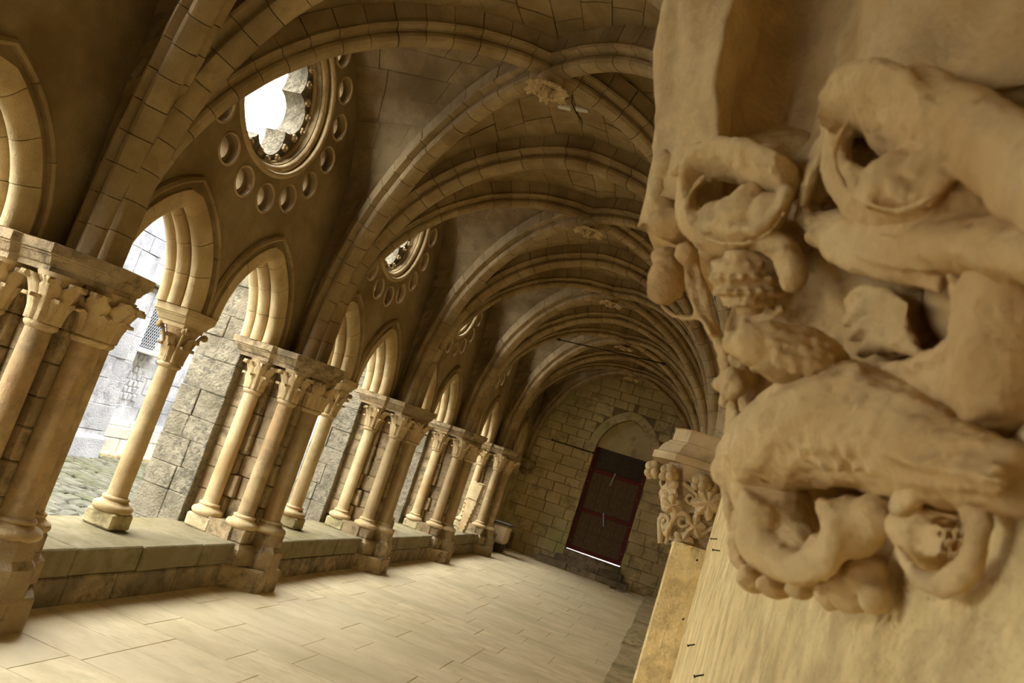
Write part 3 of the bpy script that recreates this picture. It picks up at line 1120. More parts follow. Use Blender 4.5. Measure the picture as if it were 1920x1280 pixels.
# iron rods
tr = thing('tie_rod', (-3.62, 17.75, 5.62), 'thin dark iron tie rod crossing the fourth vault arch', 'tie rod')
obj('rod', *tube_vf([(-3.65, 17.8, 5.60), (-1.28, 17.55, 5.66)], .014, 8), 'iron', tr, True)
for p, q in (((-3.65, 17.8, 5.60), (-3.72, 17.82, 5.6)), ((-1.28, 17.55, 5.66), (-1.2, 17.54, 5.66))):
    obj('end_plate', *tube_vf([p, q], .03, 8), 'iron', tr, True)
wb = thing('wall_bar', (-4.0, YE, 3.84), 'straight iron bar fixed across the end wall left of the door', 'iron bar')
block('bar', -4.75, -3.22, YE - .05, YE - .015, 3.83, 3.86, 'iron', wb, .003)
for x in (-4.72, -3.26):
    block('bracket', x - .03, x + .03, YE - .055, YE + .02, 3.81, 3.88, 'iron', wb, .003)

# block behind the last pier
bb = thing('lidded_block', (-4.95, 24.4, 0), 'beige rounded block with dark lid beyond the farthest pier', 'stone block')
block('foot', -5.2, -4.75, 24.2, 24.6, 0, .27, 'wood_dark', bb, .02)
block('body', -5.2, -4.68, 24.15, 24.65, .27, .84, 'crate', bb, .07)
block('lid', -5.22, -4.64, 24.12, 24.68, .845, .89, 'wood_dark', bb, .012)

# carved slab leaning on the sill of the fourth bay
sl = thing('leaning_slab', (-5.2, 20.9, .53), 'broken carved gable slab leaning on the sill of the far bay', 'carved slab')
def slab_pt(a, b_, c):       # a across, b up the slab, c thickness
    return (-5.38 + a * .62 + c * .5 , 20.95 - a * .55 + c * .6 + b_ * .05, .535 + b_ * .99)
def slab_poly(name, poly, th):
    n = len(poly)
    vs = [slab_pt(a, b_, -th) for a, b_ in poly] + [slab_pt(a, b_, 0) for a, b_ in poly]
    fs = [tuple(range(n)), tuple(range(2 * n - 1, n - 1, -1))] + [(i, i + n, (i + 1) % n + n, (i + 1) % n) for i in range(n)]
    o = obj(name, vs, fs, 'shaft', sl)
    fix_normals(o.data)
    return o
lowp = slab_poly('lower_fragment', [(.16, 0), (.46, 0), (.66, .86), (.02, .88)], .09)
slab_poly('upper_fragment', [(.03, .90), (.66, .88), (.72, 1.34), (.5, 1.36), (.3, 1.30), (.12, 1.36)], .12)
for i in range(8):
    t = i / 7
    for a, b_ in ((.16 - .13 * t, .06 + .78 * t), (.46 + .19 * t, .06 + .78 * t)):
        obj('crocket_bead', *sphere_vf(slab_pt(a, b_, -.10), .026, 7, 5), 'shaft', lowp, True)
for i in range(5):
    obj('dentil', *sphere_vf(slab_pt(.52 + .045 * i, 1.33, -.13), .02, 6, 4), 'shaft', sl, True)

# ------------------------------------------------------------ the yard
ground = obj('courtyard_ground', [(-30, -12, .14), (-5.9, -12, .14), (-5.9, 48, .14), (-30, 48, .14)], [(0, 1, 2, 3)], 'earth', kind='structure')
rg = random.Random(21)
cells = []
y = 5.5
while y < 32:
    x = -6.7 + rg.uniform(-.2, 0)
    while x > -11.2:
        l = rg.uniform(.2, .42)
        cells.append((x - l, x, y, y + .19))
        x -= l
    y += .19
cells = [c for c in cells if not any(abs((c[2] + c[3]) / 2 - p) < .55 and c[1] > -6.8 for p in PY)]
cells.sort(key=lambda c: c[2] - c[0] * .6 + (0 if c[2] < 17 and c[2] > 6.8 else 40))
sv, sf = [], []
for i, (x0, x1, y0, y1) in enumerate(cells):
    v, f = block_vf(x0 + .01, x1 - .01, y0 + .008, y1 - .008, .08, .20 + rg.uniform(-.02, .02), .03, .012, rg)
    if i < 300:
        o = obj('cobble', v, f, 'cobble', ground)
        fix_normals(o.data)
    else:
        k = len(sv)
        sv += v
        sf += [tuple(q + k for q in p) for p in f]
o = obj('cobble_paving', sv, sf, 'cobble', ground, kind='stuff')
fix_normals(o.data)

XF = -11.4
fac = obj('wall_courtyard', *block_vf(XF - .6, XF - .02, 3.0, 34, 0, 6.0), 'outgrey', kind='structure')  # unseen near stretch and low top shaped for the sky light indoors
def courses(parent, x_front, depth, y0, y1, z0, z1, mat, name, hs, ls, rg, skip=None):
    z = z0
    while z < z1 - .02:
        h = min(rg.choice(hs), z1 - z)
        y = y0
        while y < y1 - .02:
            l = min(rg.uniform(*ls), y1 - y)
            if y1 - y - l < .12:
                l = y1 - y
            if not (skip and skip(y + l / 2, z + h / 2)):
                block(name, x_front - depth, x_front + rg.uniform(-.012, .012), y + .003, y + l - .003, z + .003, z + h - .003, mat, parent, .008, .006)
            y += l
        z += h
rg = random.Random(31)
courses(fac, XF, .1, 14.1, 18.5, .9, 5.4, 'outgrey', 'facade_stone', (.3, .36, .44), (.4, .8), rg, lambda y, z: 14.1 < y < 14.9 and z > 1.3)
courses(fac, XF, .1, 24, 33, .2, 4.6, 'outgrey', 'facade_stone', (.42, .5), (.6, 1.2), rg)
fb = thing('facade_buttress', (XF + .3, 12.6, .2), 'tall weathered grey buttress on the sunlit building across the yard', 'buttress')
courses(fb, XF + .62, .62, 11.2, 13.62, .2, 3.62, 'outgrey', 'buttress_stone', (.34, .42, .5), (.5, 1.0), rg)
courses(fb, XF + .40, .40, 11.3, 13.5, 3.72, 6.6, 'outgrey', 'buttress_stone', (.34, .42, .5), (.45, .9), rg)
block('drip_course', XF, XF + .70, 11.2, 13.68, 3.625, 3.715, 'cobble', fb, .03)
block('rough_footing', XF, XF + .74, 11.2, 13.6, .1, .62, 'outgrey', fb, .06, .03)
jb = thing('dressed_jamb', (XF, 13.95, .9), 'pale dressed stone jamb left of the latticed window', 'jamb')
z = .92
while z < 6.1:
    block('jamb_stone', XF - .02, XF + .16, 13.66, 14.18, z + .004, z + .40, 'outlight', jb, .01, .003)
    z += .405
pn = thing('facade_plinth', (XF + .2, 14.6, .2), 'smooth pale plinth blocks at the foot of the sunlit building', 'plinth')
for z0, z1, ex in ((.2, .56, .34), (.56, .80, .34), (.80, .92, .26)):
    y = 13.86 + (.0 if z0 < .5 else .03)
    while y < 16.5:
        l = .62 if z0 < .5 else .8
        block('plinth_stone', XF - .02, XF + ex, y + .003, y + l - .003, z0 + .002, z1 - .002, 'outlight', pn, .02, .004)
        y += l
kb = thing('kerb', (XF + .45, 15, .1), 'low mossy kerb along the foot of the sunlit building', 'kerb')
y = 13.0
while y < 18:
    block('kerb_stone', XF + .36, XF + .55, y + .01, y + .78, .08, .29 + random.uniform(-.03, .02), 'sill', kb, .03, .02)
    y += .8
wd = structure('window_1', (XF, 14.55, 2.5))
block('pane', XF - .03, XF + .02, 14.22, 14.82, 2.46, 5.2, 'glassdark', wd)
for i in range(-22, 9):
    for s in (1, -1):
        # diagonal lattice wires clipped to the pane
        pts = []
        z_a = 2.46 + i * .125 + (0 if s > 0 else 0)
        za, zb = (z_a + 0, z_a + .6 * 1.9) if s > 0 else (z_a + .6 * 1.9, z_a)
        ya_, yb_ = 14.22, 14.82
        def clip(y0, z0, y1, z1):
            t0, t1 = 0.0, 1.0
            for lim, sg in ((2.46, 1), (5.2, -1)):
                d0, d1 = (z0 - lim) * sg, (z1 - lim) * sg
                if d0 < 0 and d1 < 0:
                    return None
                if d0 < 0:
                    t0 = max(t0, d0 / (d0 - d1))
                if d1 < 0:
                    t1 = min(t1, d0 / (d0 - d1))
            if t1 - t0 < .02:
                return None
            return (y0 + (y1 - y0) * t0, z0 + (z1 - z0) * t0, y0 + (y1 - y0) * t1, z0 + (z1 - z0) * t1)
        c = clip(ya_, za + 1.3 * 0, yb_, zb)
        if c:
            obj('lattice_bar', *tube_vf([(XF + .05, c[0], c[1]), (XF + .05, c[2], c[3])], .009, 4), 'lattice', wd)
block('window_sill', XF - .02, XF + .22, 13.72, 14.95, 2.34, 2.45, 'outlight', wd, .02)
rp = thing('rubble_patch', (XF, 14.5, 1.3), 'patch of small rubble stones under the latticed window', 'masonry')
for i in range(7):
    for j in range(5):
        y0 = 14.2 + j * .14 + (.05 if i % 2 else 0)
        block('rubble_stone', XF - .08, XF + .0 + random.uniform(-.01, .015), y0 + .008, y0 + .13, 1.32 + i * .145 + .006, 1.32 + (i + 1) * .145 - .006, 'outgrey', rp, .02, .01)

# ------------------------------------------------------------ lobed leaves, bosses
def lobed_leaf(name, L, W, lobes=3, dome=.02, th=.012, mat='carved'):
    """leaf in the local x (across) / z (up) plane, facing -y, domed, with rounded lobes"""
    n = 40
    rim = []
    for i in range(n):
        a = 2 * math.pi * i / n
        r = 1 + .20 * math.cos((2 * lobes + 1) * a) + .05 * math.sin(9 * a)
        rim.append((W * .5 * r * math.sin(a), L * .5 - L * .5 * r * math.cos(a)))
    vs = [(0, -dome - .004, L * .5)]
    f = []
    for s, y_ in ((.35, -dome), (.7, -dome * .75), (.9, -dome * .35), (1.0, 0), (1.0, th), ):
        for i, (x, z) in enumerate(rim):
            vein = .005 * math.cos((2 * lobes + 1) * 2 * math.pi * i / n)
            vs.append((x * s, y_ - vein * (1 if s < 1 else 0), L * .5 + (z - L * .5) * s))
    for i in range(n):
        f.append((0, 1 + i, 1 + (i + 1) % n))
        for k in range(4):
            a = 1 + k * n + i
            b_ = 1 + k * n + (i + 1) % n
            f.append((a, a + n, b_ + n, b_))
    me = mesh_of(name, vs, f, True)
    fix_normals(me)
    me.materials.append(M[mat])
    return me
OAK = lobed_leaf('lobed_leaf', .20, .17)
OAK_S = lobed_leaf('lobed_leaf', .12, .10, 2, .016, .01)

def scroll_mesh(name, R=.05, rad=.016, turns=1.3, stalk=.12):
    """a stalk that ends in a spiral, in the local x-z plane"""
    pts, rr = [], []
    for i in range(6):
        pts.append((-R, 0, -stalk + stalk * i / 5))
        rr.append(rad)
    n = 22
    for i in range(1, n + 1):
        a = math.pi - 2 * math.pi * turns * i / n
        q = R * (1 - .75 * i / n)
        pts.append((q * math.cos(a), 0, q * math.sin(a)))
        rr.append(rad * (1 - .35 * i / n))
    me = mesh_of(name, *tube_vf(pts, rr, 7), True)
    me.materials.append(M['carved'])
    return me
SCROLL = scroll_mesh('scroll')

def make_boss(p, label):
    t = thing('vault_boss', p, label, 'boss', 'carved bosses at the rib crossings')
    obj('core', *sphere_vf(p, .14, 14, 9, (1, 1, .75)), 'carved', t, True)
    for i in range(6):
        a = i * math.pi / 3 + .3
        inst('leaf', OAK, t, Matrix.Rotation(a, 4, 'Z') @ Matrix.Translation((0, -.06, -.085)) @ Matrix.Rotation(math.radians(112), 4, 'X'))
    for i in range(4):
        a = i * math.pi / 2 + .5
        inst('scroll', SCROLL, t, Matrix.Rotation(a, 4, 'Z') @ Matrix.Translation((0, -.09, -.09)) @ Matrix.Rotation(.5, 4, 'X'))
    obj('berry', *sphere_vf((p[0], p[1], p[2] - .11), .05, 9, 6), 'carved', t, True)
    return t
b0 = make_boss((BOSS[2].x, BOSS[2].y, 6.36), 'carved leafy boss at the rib crossing nearest the camera, top centre')
for i, lb in ((1, 'boss above the camera, beyond the top edge'), (3, 'second carved boss down the vault ridge, a small rosette'), (4, 'third carved boss down the vault ridge'), (5, 'fourth carved boss down the vault ridge, beside the iron tie rod'), (6, 'farthest carved boss, just before the end wall')):
    copy_thing(b0, (BOSS[i].x, BOSS[i].y, 6.36), lb)

# ------------------------------------------------------------ leafy corbels on the wall
def make_corbel(y, label):
    t = thing('foliate_corbel', (XW, y, 2.3), label, 'corbel', 'leafy corbels carrying the ribs on the wall side')
    base = [(.21, -.27), (-.09, -.27), (-.20, -.13), (-.20, .13), (-.09, .27), (.21, .27)]
    poly = [(a, y + b_) for a, b_ in base]
    poly = [(XW + .02, y - .27), (-.09, y - .27), (-.20, y - .13), (-.20, y + .13), (-.09, y + .27), (XW + .02, y + .27)][::-1]
    obj('abacus', *prism_vf(poly[::-1], [(d, 2.755 + z * .95) for d, z in ABACUS_LV]), 'carved', t, True, auto=30)
    lv = []
    n = 9
    vs, fs = [], []
    for k in range(n):
        q = k / (n - 1)
        g = q ** 1.3
        pl_ = [(XW + .02, -.15 - .09 * g), (.04 - .11 * g, -.15 - .09 * g), (-.03 - .12 * g, -.08 - .03 * g), (-.03 - .12 * g, .08 + .03 * g), (.04 - .11 * g, .15 + .09 * g), (XW + .02, .15 + .09 * g)]
        for a, b_ in pl_:
            vs.append((a, y + b_, 2.31 + .45 * q))
    for k in range(n - 1):
        for i in range(6):
            j = (i + 1) % 6
            fs.append((k * 6 + i, k * 6 + j, (k + 1) * 6 + j, (k + 1) * 6 + i))
    fs += [tuple(range(6)), tuple((n - 1) * 6 + i for i in range(6))]
    bell = obj('bell', vs, fs, 'carved', t)
    fix_normals(bell.data)
    # faces: (point at mid height, rotation about z so that local -y looks out)
    zl = 2.3
    def on(x, yy, z, rz, me, nm, tilt=-.25, s=1.0, spin=0.0):
        inst(nm, me, t, Matrix.Translation((x - XW, yy, z - zl)) @ Matrix.Rotation(rz, 4, 'Z') @ Matrix.Rotation(tilt, 4, 'X') @ Matrix.Rotation(spin, 4, 'Y') @ Matrix.Scale(s, 4))
    for sgn in (-1, 1):
        rz = 0 if sgn < 0 else math.pi
        fy = sgn * .205
        on(.08, fy, 2.50, rz, OAK, 'leaf', .22, 1.0, .5)
        on(.13, fy * .93, 2.38, rz, OAK_S, 'leaf', .2, 1.1, -.6)
        on(.02, fy * 1.02, 2.44, rz, SCROLL, 'scroll', .22, 1.0, .2)
        on(.10, fy * .93, 2.42, rz, SCROLL, 'scroll', .22, .9, -2.4)
        on(.0, fy * .90, 2.30, rz, OAK_S, 'leaf', .3, 1.0, .9)
        on(.15, fy, 2.57, rz, OAK_S, 'leaf', .22, 1.1, -.3)
        on(.03, fy * 1.08, 2.58, rz, SCROLL, 'scroll', .22, .8, 2.0)
        on(-.02, fy * 1.05, 2.47, rz, OAK_S, 'leaf', .25, 1.0, -.8)
        rc = -.85 if sgn < 0 else math.pi + .85
        on(-.075, sgn * .17, 2.40, rc, SCROLL, 'scroll', .25, 1.0, -.2)
        on(-.10, sgn * .17, 2.53, rc, OAK_S, 'leaf', .3, 1.2, .3)
        on(-.05, sgn * .15, 2.33, rc, OAK_S, 'leaf', .25, 1.0, -.5)
    for dy in (-.06, .06):
        on(-.10, dy, 2.40, -math.pi / 2, SCROLL, 'scroll', .25, .9, .3)
        on(-.10, dy, 2.47, -math.pi / 2, OAK_S, 'leaf', .3, 1.1, -.2)
    # crockets under the abacus corners
    for x, yy in ((-.13, -.235), (-.225, -.13), (-.225, .13), (-.13, .235), (.06, -.265)):
        o = obj('crocket', *join_vf(sphere_vf((x, y + yy, 2.70), .048, 9, 6, (1, 1, .8)), *[sphere_vf((x + .036 * math.cos(a), y + yy + .036 * math.sin(a), 2.675 + .02 * math.sin(2 * a)), .028, 7, 5) for a in (0, 1.2, 2.5, 3.7, 5.0)]), 'carved', t, True)
    return t
c1 = make_corbel(corb_y(1), 'leafy corbel capital with moulded top on the right wall, mid distance')
for k in range(2, 6):
    copy_thing(c1, (XW, corb_y(k), 2.3), 'leafy wall corbel hidden behind the mid distance corbel, %s along the wall' % ORD[k - 1])
ec = thing('corner_corbel', (XP - .35, YE, 2.45), 'dark weathered corbel carrying ribs in the far left corner', 'corbel')
obj('bracket', *prism_vf([(XP - .62, YE + .02), (XP - .58, YE - .22), (XP - .30, YE - .34), (XP - .08, YE - .22), (XP - .05, YE + .02)], [(-.16, 2.45), (-.10, 2.55), (-.06, 2.70), (-.02, 2.80), (0, 2.84), (0, 2.97)]), 'pier', ec)
for x, yy, z, r in ((-.50, -.20, 2.62, .07), (-.33, -.27, 2.60, .08), (-.17, -.20, 2.63, .07), (-.33, -.20, 2.52, .07), (-.05, -.15, 2.80, .05)):
    obj('foliage_knob', *sphere_vf((XP + x, YE + yy, z), r, 9, 6), 'pier', ec, True)

# ------------------------------------------------------------ the large carved corbel beside the camera
CARVING = {
    'bell': [
        ('e', [-0.0683, 1.073, 2.854, 0.062, 0.0132, 0.0206, -0.0177, -0.0147, 0.0626, -0.0169, 0.0637, 0.0102]),
        ('e', [0.0015, 1.022, 2.766, 0.064, 0.0136, 0.0213, -0.0182, -0.0152, 0.0646, -0.0175, 0.0657, 0.0105]),
        ('e', [0.0458, 1, 2.663, 0.0549, 0.0117, 0.0183, -0.0157, -0.013, 0.0554, -0.015, 0.0564, 0.009]),
        ('e', [0.0845, 0.9787, 2.574, 0.0583, 0.0124, 0.0194, -0.0166, -0.0138, 0.0588, -0.0159, 0.0598, 0.0096]),
        ('e', [0.1285, 0.9426, 2.495, 0.0547, 0.0116, 0.0182, -0.0156, -0.013, 0.0552, -0.0149, 0.0562, 0.009]),
        ('e', [0.1592, 0.9136, 2.44, 0.0416, 0.0088, 0.0138, -0.0119, -0.0099, 0.042, -0.0113, 0.0427, 0.0068]),
        ('e', [0.0759, 0.8992, 2.826, 0.0617, 0.0131, 0.0205, -0.0176, -0.0147, 0.0623, -0.0168, 0.0634, 0.0102]),
        ('e', [0.118, 0.863, 2.733, 0.0577, 0.0122, 0.0192, -0.0164, -0.0137, 0.0582, -0.0157, 0.0592, 0.0095]),
        ('e', [0.1565, 0.8269, 2.639, 0.0488, 0.0104, 0.0162, -0.0139, -0.0116, 0.0492, -0.0133, 0.0501, 0.008]),
        ('e', [0.1867, 0.7907, 2.566, 0.0455, 0.0097, 0.0151, -0.013, -0.0108, 0.0459, -0.0124, 0.0467, 0.0075]),
        ('e', [0.199, 0.7907, 2.509, 0.0403, 0.0085, 0.0134, -0.0115, -0.0096, 0.0406, -0.011, 0.0413, 0.0066]),
        ('e', [0.1882, 0.8486, 2.456, 0.0383, 0.0081, 0.0127, -0.0109, -0.0091, 0.0386, -0.0104, 0.0393, 0.0063]),
        ('e', [0.1731, 0.7184, 2.736, 0.0516, 0.011, 0.0172, -0.0147, -0.0123, 0.0521, -0.0141, 0.053, 0.0085]),
        ('e', [0.1905, 0.7112, 2.659, 0.0457, 0.0097, 0.0152, -0.013, -0.0109, 0.0462, -0.0125, 0.047, 0.0075]),
        ('e', [0.1656, 0.7112, 2.782, 0.0475, 0.0101, 0.0158, -0.0135, -0.0113, 0.0479, -0.0129, 0.0487, 0.0078]),
        ('e', [0.2031, 0.7184, 2.589, 0.0411, 0.0087, 0.0137, -0.0117, -0.0098, 0.0415, -0.0112, 0.0422, 0.0068]),
        ('e', [0.1199, 0.8052, 2.847, 0.045, 0.0096, 0.015, -0.0128, -0.0107, 0.0454, -0.0123, 0.0462, 0.0074]),
        ('e', [0.1773, 0.892, 2.413, 0.0251, 0.0053, 0.0083, -0.0072, -0.006, 0.0253, -0.0068, 0.0258, 0.0041]),
        ('e', [0.0938, 0.9209, 2.695, 0.0559, 0.0119, 0.0186, -0.0159, -0.0133, 0.0564, -0.0152, 0.0574, 0.0092]),
        ('e', [0.1242, 0.892, 2.639, 0.0478, 0.0102, 0.0159, -0.0136, -0.0114, 0.0483, -0.013, 0.0491, 0.0079]),
        ('e', [0.0833, 0.9498, 2.66, 0.0517, 0.011, 0.0172, -0.0147, -0.0123, 0.0521, -0.0141, 0.0531, 0.0085]),
        ('e', [0.1336, 0.8558, 2.68, 0.0512, 0.0109, 0.017, -0.0146, -0.0122, 0.0517, -0.014, 0.0526, 0.0084]),
        ('e', [0.0452, 0.9715, 2.752, 0.0541, 0.0115, 0.018, -0.0154, -0.0129, 0.0546, -0.0148, 0.0556, 0.0089]),
        ('e', [0.0627, 0.9353, 2.784, 0.0523, 0.0111, 0.0174, -0.0149, -0.0124, 0.0527, -0.0143, 0.0537, 0.0086]),
        ('e', [0.0142, 1.004, 2.866, 0.105, 0.0223, 0.0349, -0.016, -0.0133, 0.0565, -0.0191, 0.0719, 0.0115]),
        ('e', [0.0416, 0.9792, 2.796, 0.0611, 0.013, 0.0203, -0.0174, -0.0145, 0.0617, -0.0167, 0.0627, 0.0101]),
    ],
    'curled_leaf': [
        ('t', 2.6, [(0.0113, 0.7987, 2.771, 0.012), (-0.0166, 0.8349, 2.789, 0.0149), (-0.0538, 0.8782, 2.809, 0.0159), (-0.0851, 0.9158, 2.811, 0.0141), (-0.0979, 0.9375, 2.788, 0.0131), (-0.0858, 0.9346, 2.754, 0.0129), (-0.0556, 0.9072, 2.73, 0.0137), (-0.0213, 0.8674, 2.719, 0.0129), (0.0015, 0.8334, 2.723, 0.0113), (0.0127, 0.8088, 2.741, 0.0099), (0.0125, 0.8016, 2.76, 0.0065)]),
        ('e', [-0.0207, 0.848, 2.739, 0.0297, 0.0063, 0.0099, -0.0066, -0.0055, 0.0234, -0.007, 0.0265, 0.0042]),
        ('e', [-0.0508, 0.8813, 2.743, 0.0191, 0.0041, 0.0064, -0.0055, -0.0045, 0.0193, -0.0052, 0.0196, 0.0031]),
        ('e', [-0.023, 0.8401, 2.754, 0.016, 0.0034, 0.0053, -0.0046, -0.0038, 0.0162, -0.0044, 0.0165, 0.0026]),
        ('e', [0.0019, 0.8212, 2.737, 0.0187, 0.004, 0.0062, -0.0053, -0.0044, 0.0188, -0.0051, 0.0192, 0.0031]),
        ('e', [-0.042, 0.8656, 2.749, 0.0144, 0.003, 0.0048, -0.0041, -0.0034, 0.0145, -0.0039, 0.0147, 0.0024]),
        ('e', [-0.1396, 1, 2.843, 0.0177, 0.0038, 0.0059, -0.0062, -0.0051, 0.0219, -0.0054, 0.0202, 0.0032]),
        ('e', [-0.0948, 0.9352, 2.834, 0.0183, 0.0039, 0.0061, -0.0052, -0.0043, 0.0185, -0.005, 0.0188, 0.003]),
        ('e', [-0.0487, 0.9024, 2.831, 0.031, 0.0066, 0.0103, -0.0051, -0.0042, 0.0179, -0.006, 0.0227, 0.0036]),
        ('e', [-0.1304, 1.014, 2.794, 0.016, 0.0029, 0.0086, -0.0202, -0.0121, 0.0417, -0.0047, 0.0176, 0.0028]),
        ('e', [-0.1047, 0.9884, 2.76, 0.0343, 0.0093, -0.0011, 0.0015, -0.0031, 0.0216, -0.0069, 0.0261, 0.0042]),
        ('e', [-0.1426, 1.037, 2.789, 0.0098, 0.0019, 0.0042, -0.009, -0.0062, 0.0237, -0.0028, 0.0104, 0.0017]),
        ('e', [-0.1101, 0.9447, 2.825, 0.0157, 0.0014, 0.0172, -0.0061, -0.0025, 0.0058, -0.0037, 0.0139, 0.0022]),
        ('t', 1, [(-0.0758, 0.8629, 2.78, 0.003), (-0.0891, 0.8846, 2.764, 0.0037), (-0.0825, 0.8861, 2.735, 0.0037), (-0.0539, 0.8601, 2.709, 0.0035), (-0.0186, 0.8174, 2.695, 0.0033), (0.0048, 0.7805, 2.697, 0.0032), (0.0156, 0.7545, 2.715, 0.0025)]),
    ],
    'large_curled_leaf': [
        ('t', 2.6, [(0.1101, 0.5876, 2.71, 0.0054), (0.1023, 0.6021, 2.732, 0.0096), (0.0847, 0.6396, 2.766, 0.0164), (0.0634, 0.683, 2.794, 0.0186), (0.0472, 0.7177, 2.801, 0.0157), (0.044, 0.7351, 2.78, 0.012), (0.0554, 0.7279, 2.746, 0.0117), (0.0759, 0.696, 2.717, 0.013), (0.0982, 0.6469, 2.696, 0.0128), (0.1102, 0.6049, 2.692, 0.0111), (0.1114, 0.5876, 2.704, 0.0077)]),
        ('e', [0.0918, 0.6369, 2.713, 0.0278, 0.0039, 0.0217, -0.0142, -0.0069, 0.0195, -0.0075, 0.0282, 0.0045]),
        ('e', [0.103, 0.6072, 2.711, 0.0157, 0.0033, 0.0052, -0.0045, -0.0037, 0.0158, -0.0043, 0.0161, 0.0026]),
        ('e', [0.0771, 0.6816, 2.724, 0.0169, 0.0036, 0.0056, -0.0048, -0.004, 0.017, -0.0046, 0.0173, 0.0028]),
        ('e', [0.0684, 0.7597, 2.784, 0.019, 0.004, 0.0063, -0.0054, -0.0045, 0.0192, -0.0052, 0.0195, 0.0031]),
        ('t', 2, [(0.032, 0.7659, 2.836, 0.0105), (0.0337, 0.7717, 2.816, 0.0074), (0.035, 0.7803, 2.792, 0.0064), (0.0326, 0.7948, 2.768, 0.0065), (0.0313, 0.8071, 2.745, 0.0082)]),
        ('e', [0.0447, 0.8181, 2.8, 0.0189, 0.005, 0.0001, 0.0017, -0.0073, 0.0482, -0.0062, 0.0233, 0.0037]),
        ('t', 1.5, [(0.061, 0.7253, 2.825, 0.0168), (0.0864, 0.6746, 2.799, 0.0237), (0.1146, 0.6096, 2.752, 0.0235), (0.1337, 0.5517, 2.704, 0.0223), (0.1475, 0.4867, 2.649, 0.0205), (0.1526, 0.4144, 2.593, 0.017)]),
        ('e', [0.0402, 0.8184, 2.742, 0.0143, 0.003, 0.0048, -0.0041, -0.0034, 0.0144, -0.0039, 0.0147, 0.0024]),
        ('e', [0.0579, 0.8067, 2.727, 0.0247, 0.0067, -0.0008, 0.001, -0.002, 0.0144, -0.0046, 0.0174, 0.0028]),
        ('t', 1, [(0.045, 0.647, 2.765, 0.0026), (0.0388, 0.6715, 2.749, 0.0032), (0.0491, 0.6657, 2.716, 0.0031), (0.0688, 0.6325, 2.686, 0.0029), (0.0891, 0.5819, 2.662, 0.0027), (0.0994, 0.5385, 2.657, 0.0021)]),
    ],
    'broken_leaf_edge': [
        ('t', 0.6, [(0.0381, 0.8206, 2.745, 0.011), (0.0587, 0.7931, 2.724, 0.0232), (0.0876, 0.7425, 2.706, 0.0333), (0.119, 0.6702, 2.684, 0.0383), (0.1413, 0.5979, 2.658, 0.0383), (0.1546, 0.5256, 2.629, 0.0345), (0.1592, 0.4461, 2.594, 0.0288)]),
        ('e', [0.0541, 0.7839, 2.705, 0.0181, 0.0048, 0.0001, 0.0003, -0.0011, 0.0074, -0.0032, 0.0119, 0.0019]),
        ('e', [0.067, 0.7659, 2.691, 0.0132, 0.0035, 0.0001, 0.0002, -0.0008, 0.0054, -0.0023, 0.0087, 0.0014]),
        ('e', [0.0882, 0.7297, 2.672, 0.0152, 0.004, 0.0001, 0.0002, -0.0009, 0.0062, -0.0027, 0.01, 0.0016]),
        ('e', [0.1087, 0.6878, 2.653, 0.0129, 0.0034, 0.0001, 0.0002, -0.0008, 0.0053, -0.0023, 0.0085, 0.0014]),
        ('e', [0.1204, 0.6538, 2.649, 0.0159, 0.0042, 0.0001, 0.0002, -0.001, 0.0065, -0.0028, 0.0105, 0.0017]),
        ('e', [0.1327, 0.6177, 2.633, 0.0137, 0.0036, 0.0001, 0.0002, -0.0008, 0.0056, -0.0024, 0.009, 0.0015]),
        ('t', 1.6, [(0.0596, 0.7667, 2.692, 0.0066), (0.0793, 0.7342, 2.674, 0.0077), (0.1013, 0.6908, 2.655, 0.0067), (0.1213, 0.6402, 2.637, 0.0062), (0.1323, 0.6077, 2.622, 0.0039)]),
        ('t', 1, [(0.0782, 0.702, 2.671, 0.0042), (0.0988, 0.6586, 2.651, 0.0043), (0.1195, 0.6007, 2.63, 0.0031)]),
        ('e', [0.1433, 0.607, 2.69, 0.0369, 0.01, -0.0012, 0.0018, -0.0037, 0.0261, -0.0075, 0.0281, 0.0045]),
        ('e', [0.1221, 0.6657, 2.702, 0.0334, 0.0081, 0.0049, -0.0015, -0.0028, 0.0149, -0.0055, 0.0207, 0.0033]),
    ],
    'folded_drapery': [
        ('t', 1.5, [(0.0948, 0.7727, 2.645, 0.0065), (0.1026, 0.7525, 2.651, 0.0078), (0.1163, 0.7221, 2.644, 0.0065), (0.1307, 0.6896, 2.63, 0.004)]),
        ('t', 1.5, [(0.0969, 0.7756, 2.63, 0.0065), (0.1046, 0.7554, 2.636, 0.0078), (0.1183, 0.725, 2.631, 0.0065), (0.1326, 0.6925, 2.618, 0.004)]),
        ('t', 1.5, [(0.1042, 0.7684, 2.614, 0.0064), (0.1116, 0.7482, 2.62, 0.0077), (0.1246, 0.7178, 2.615, 0.0064), (0.1382, 0.6853, 2.602, 0.0039)]),
        ('t', 1.5, [(0.1135, 0.7554, 2.599, 0.0063), (0.1203, 0.7351, 2.605, 0.0075), (0.1324, 0.7048, 2.6, 0.0063), (0.1449, 0.6722, 2.588, 0.0038)]),
        ('e', [0.1363, 0.7591, 2.632, 0.0279, 0.0059, 0.0093, -0.008, -0.0066, 0.0282, -0.0076, 0.0287, 0.0046]),
    ],
    'hollow_rim': [
        ('t', 1.3, [(0.1339, 0.6068, 2.639, 0.0047), (0.1418, 0.5923, 2.614, 0.0067), (0.1466, 0.5902, 2.592, 0.0074), (0.1466, 0.6068, 2.578, 0.0076), (0.1391, 0.6466, 2.572, 0.0069), (0.1221, 0.7008, 2.574, 0.0044)]),
        ('t', 1, [(0.1616, 0.5564, 2.629, 0.028), (0.1646, 0.5658, 2.61, 0.034), (0.171, 0.5709, 2.575, 0.0345), (0.1752, 0.5817, 2.549, 0.0299), (0.1802, 0.5745, 2.527, 0.0244)]),
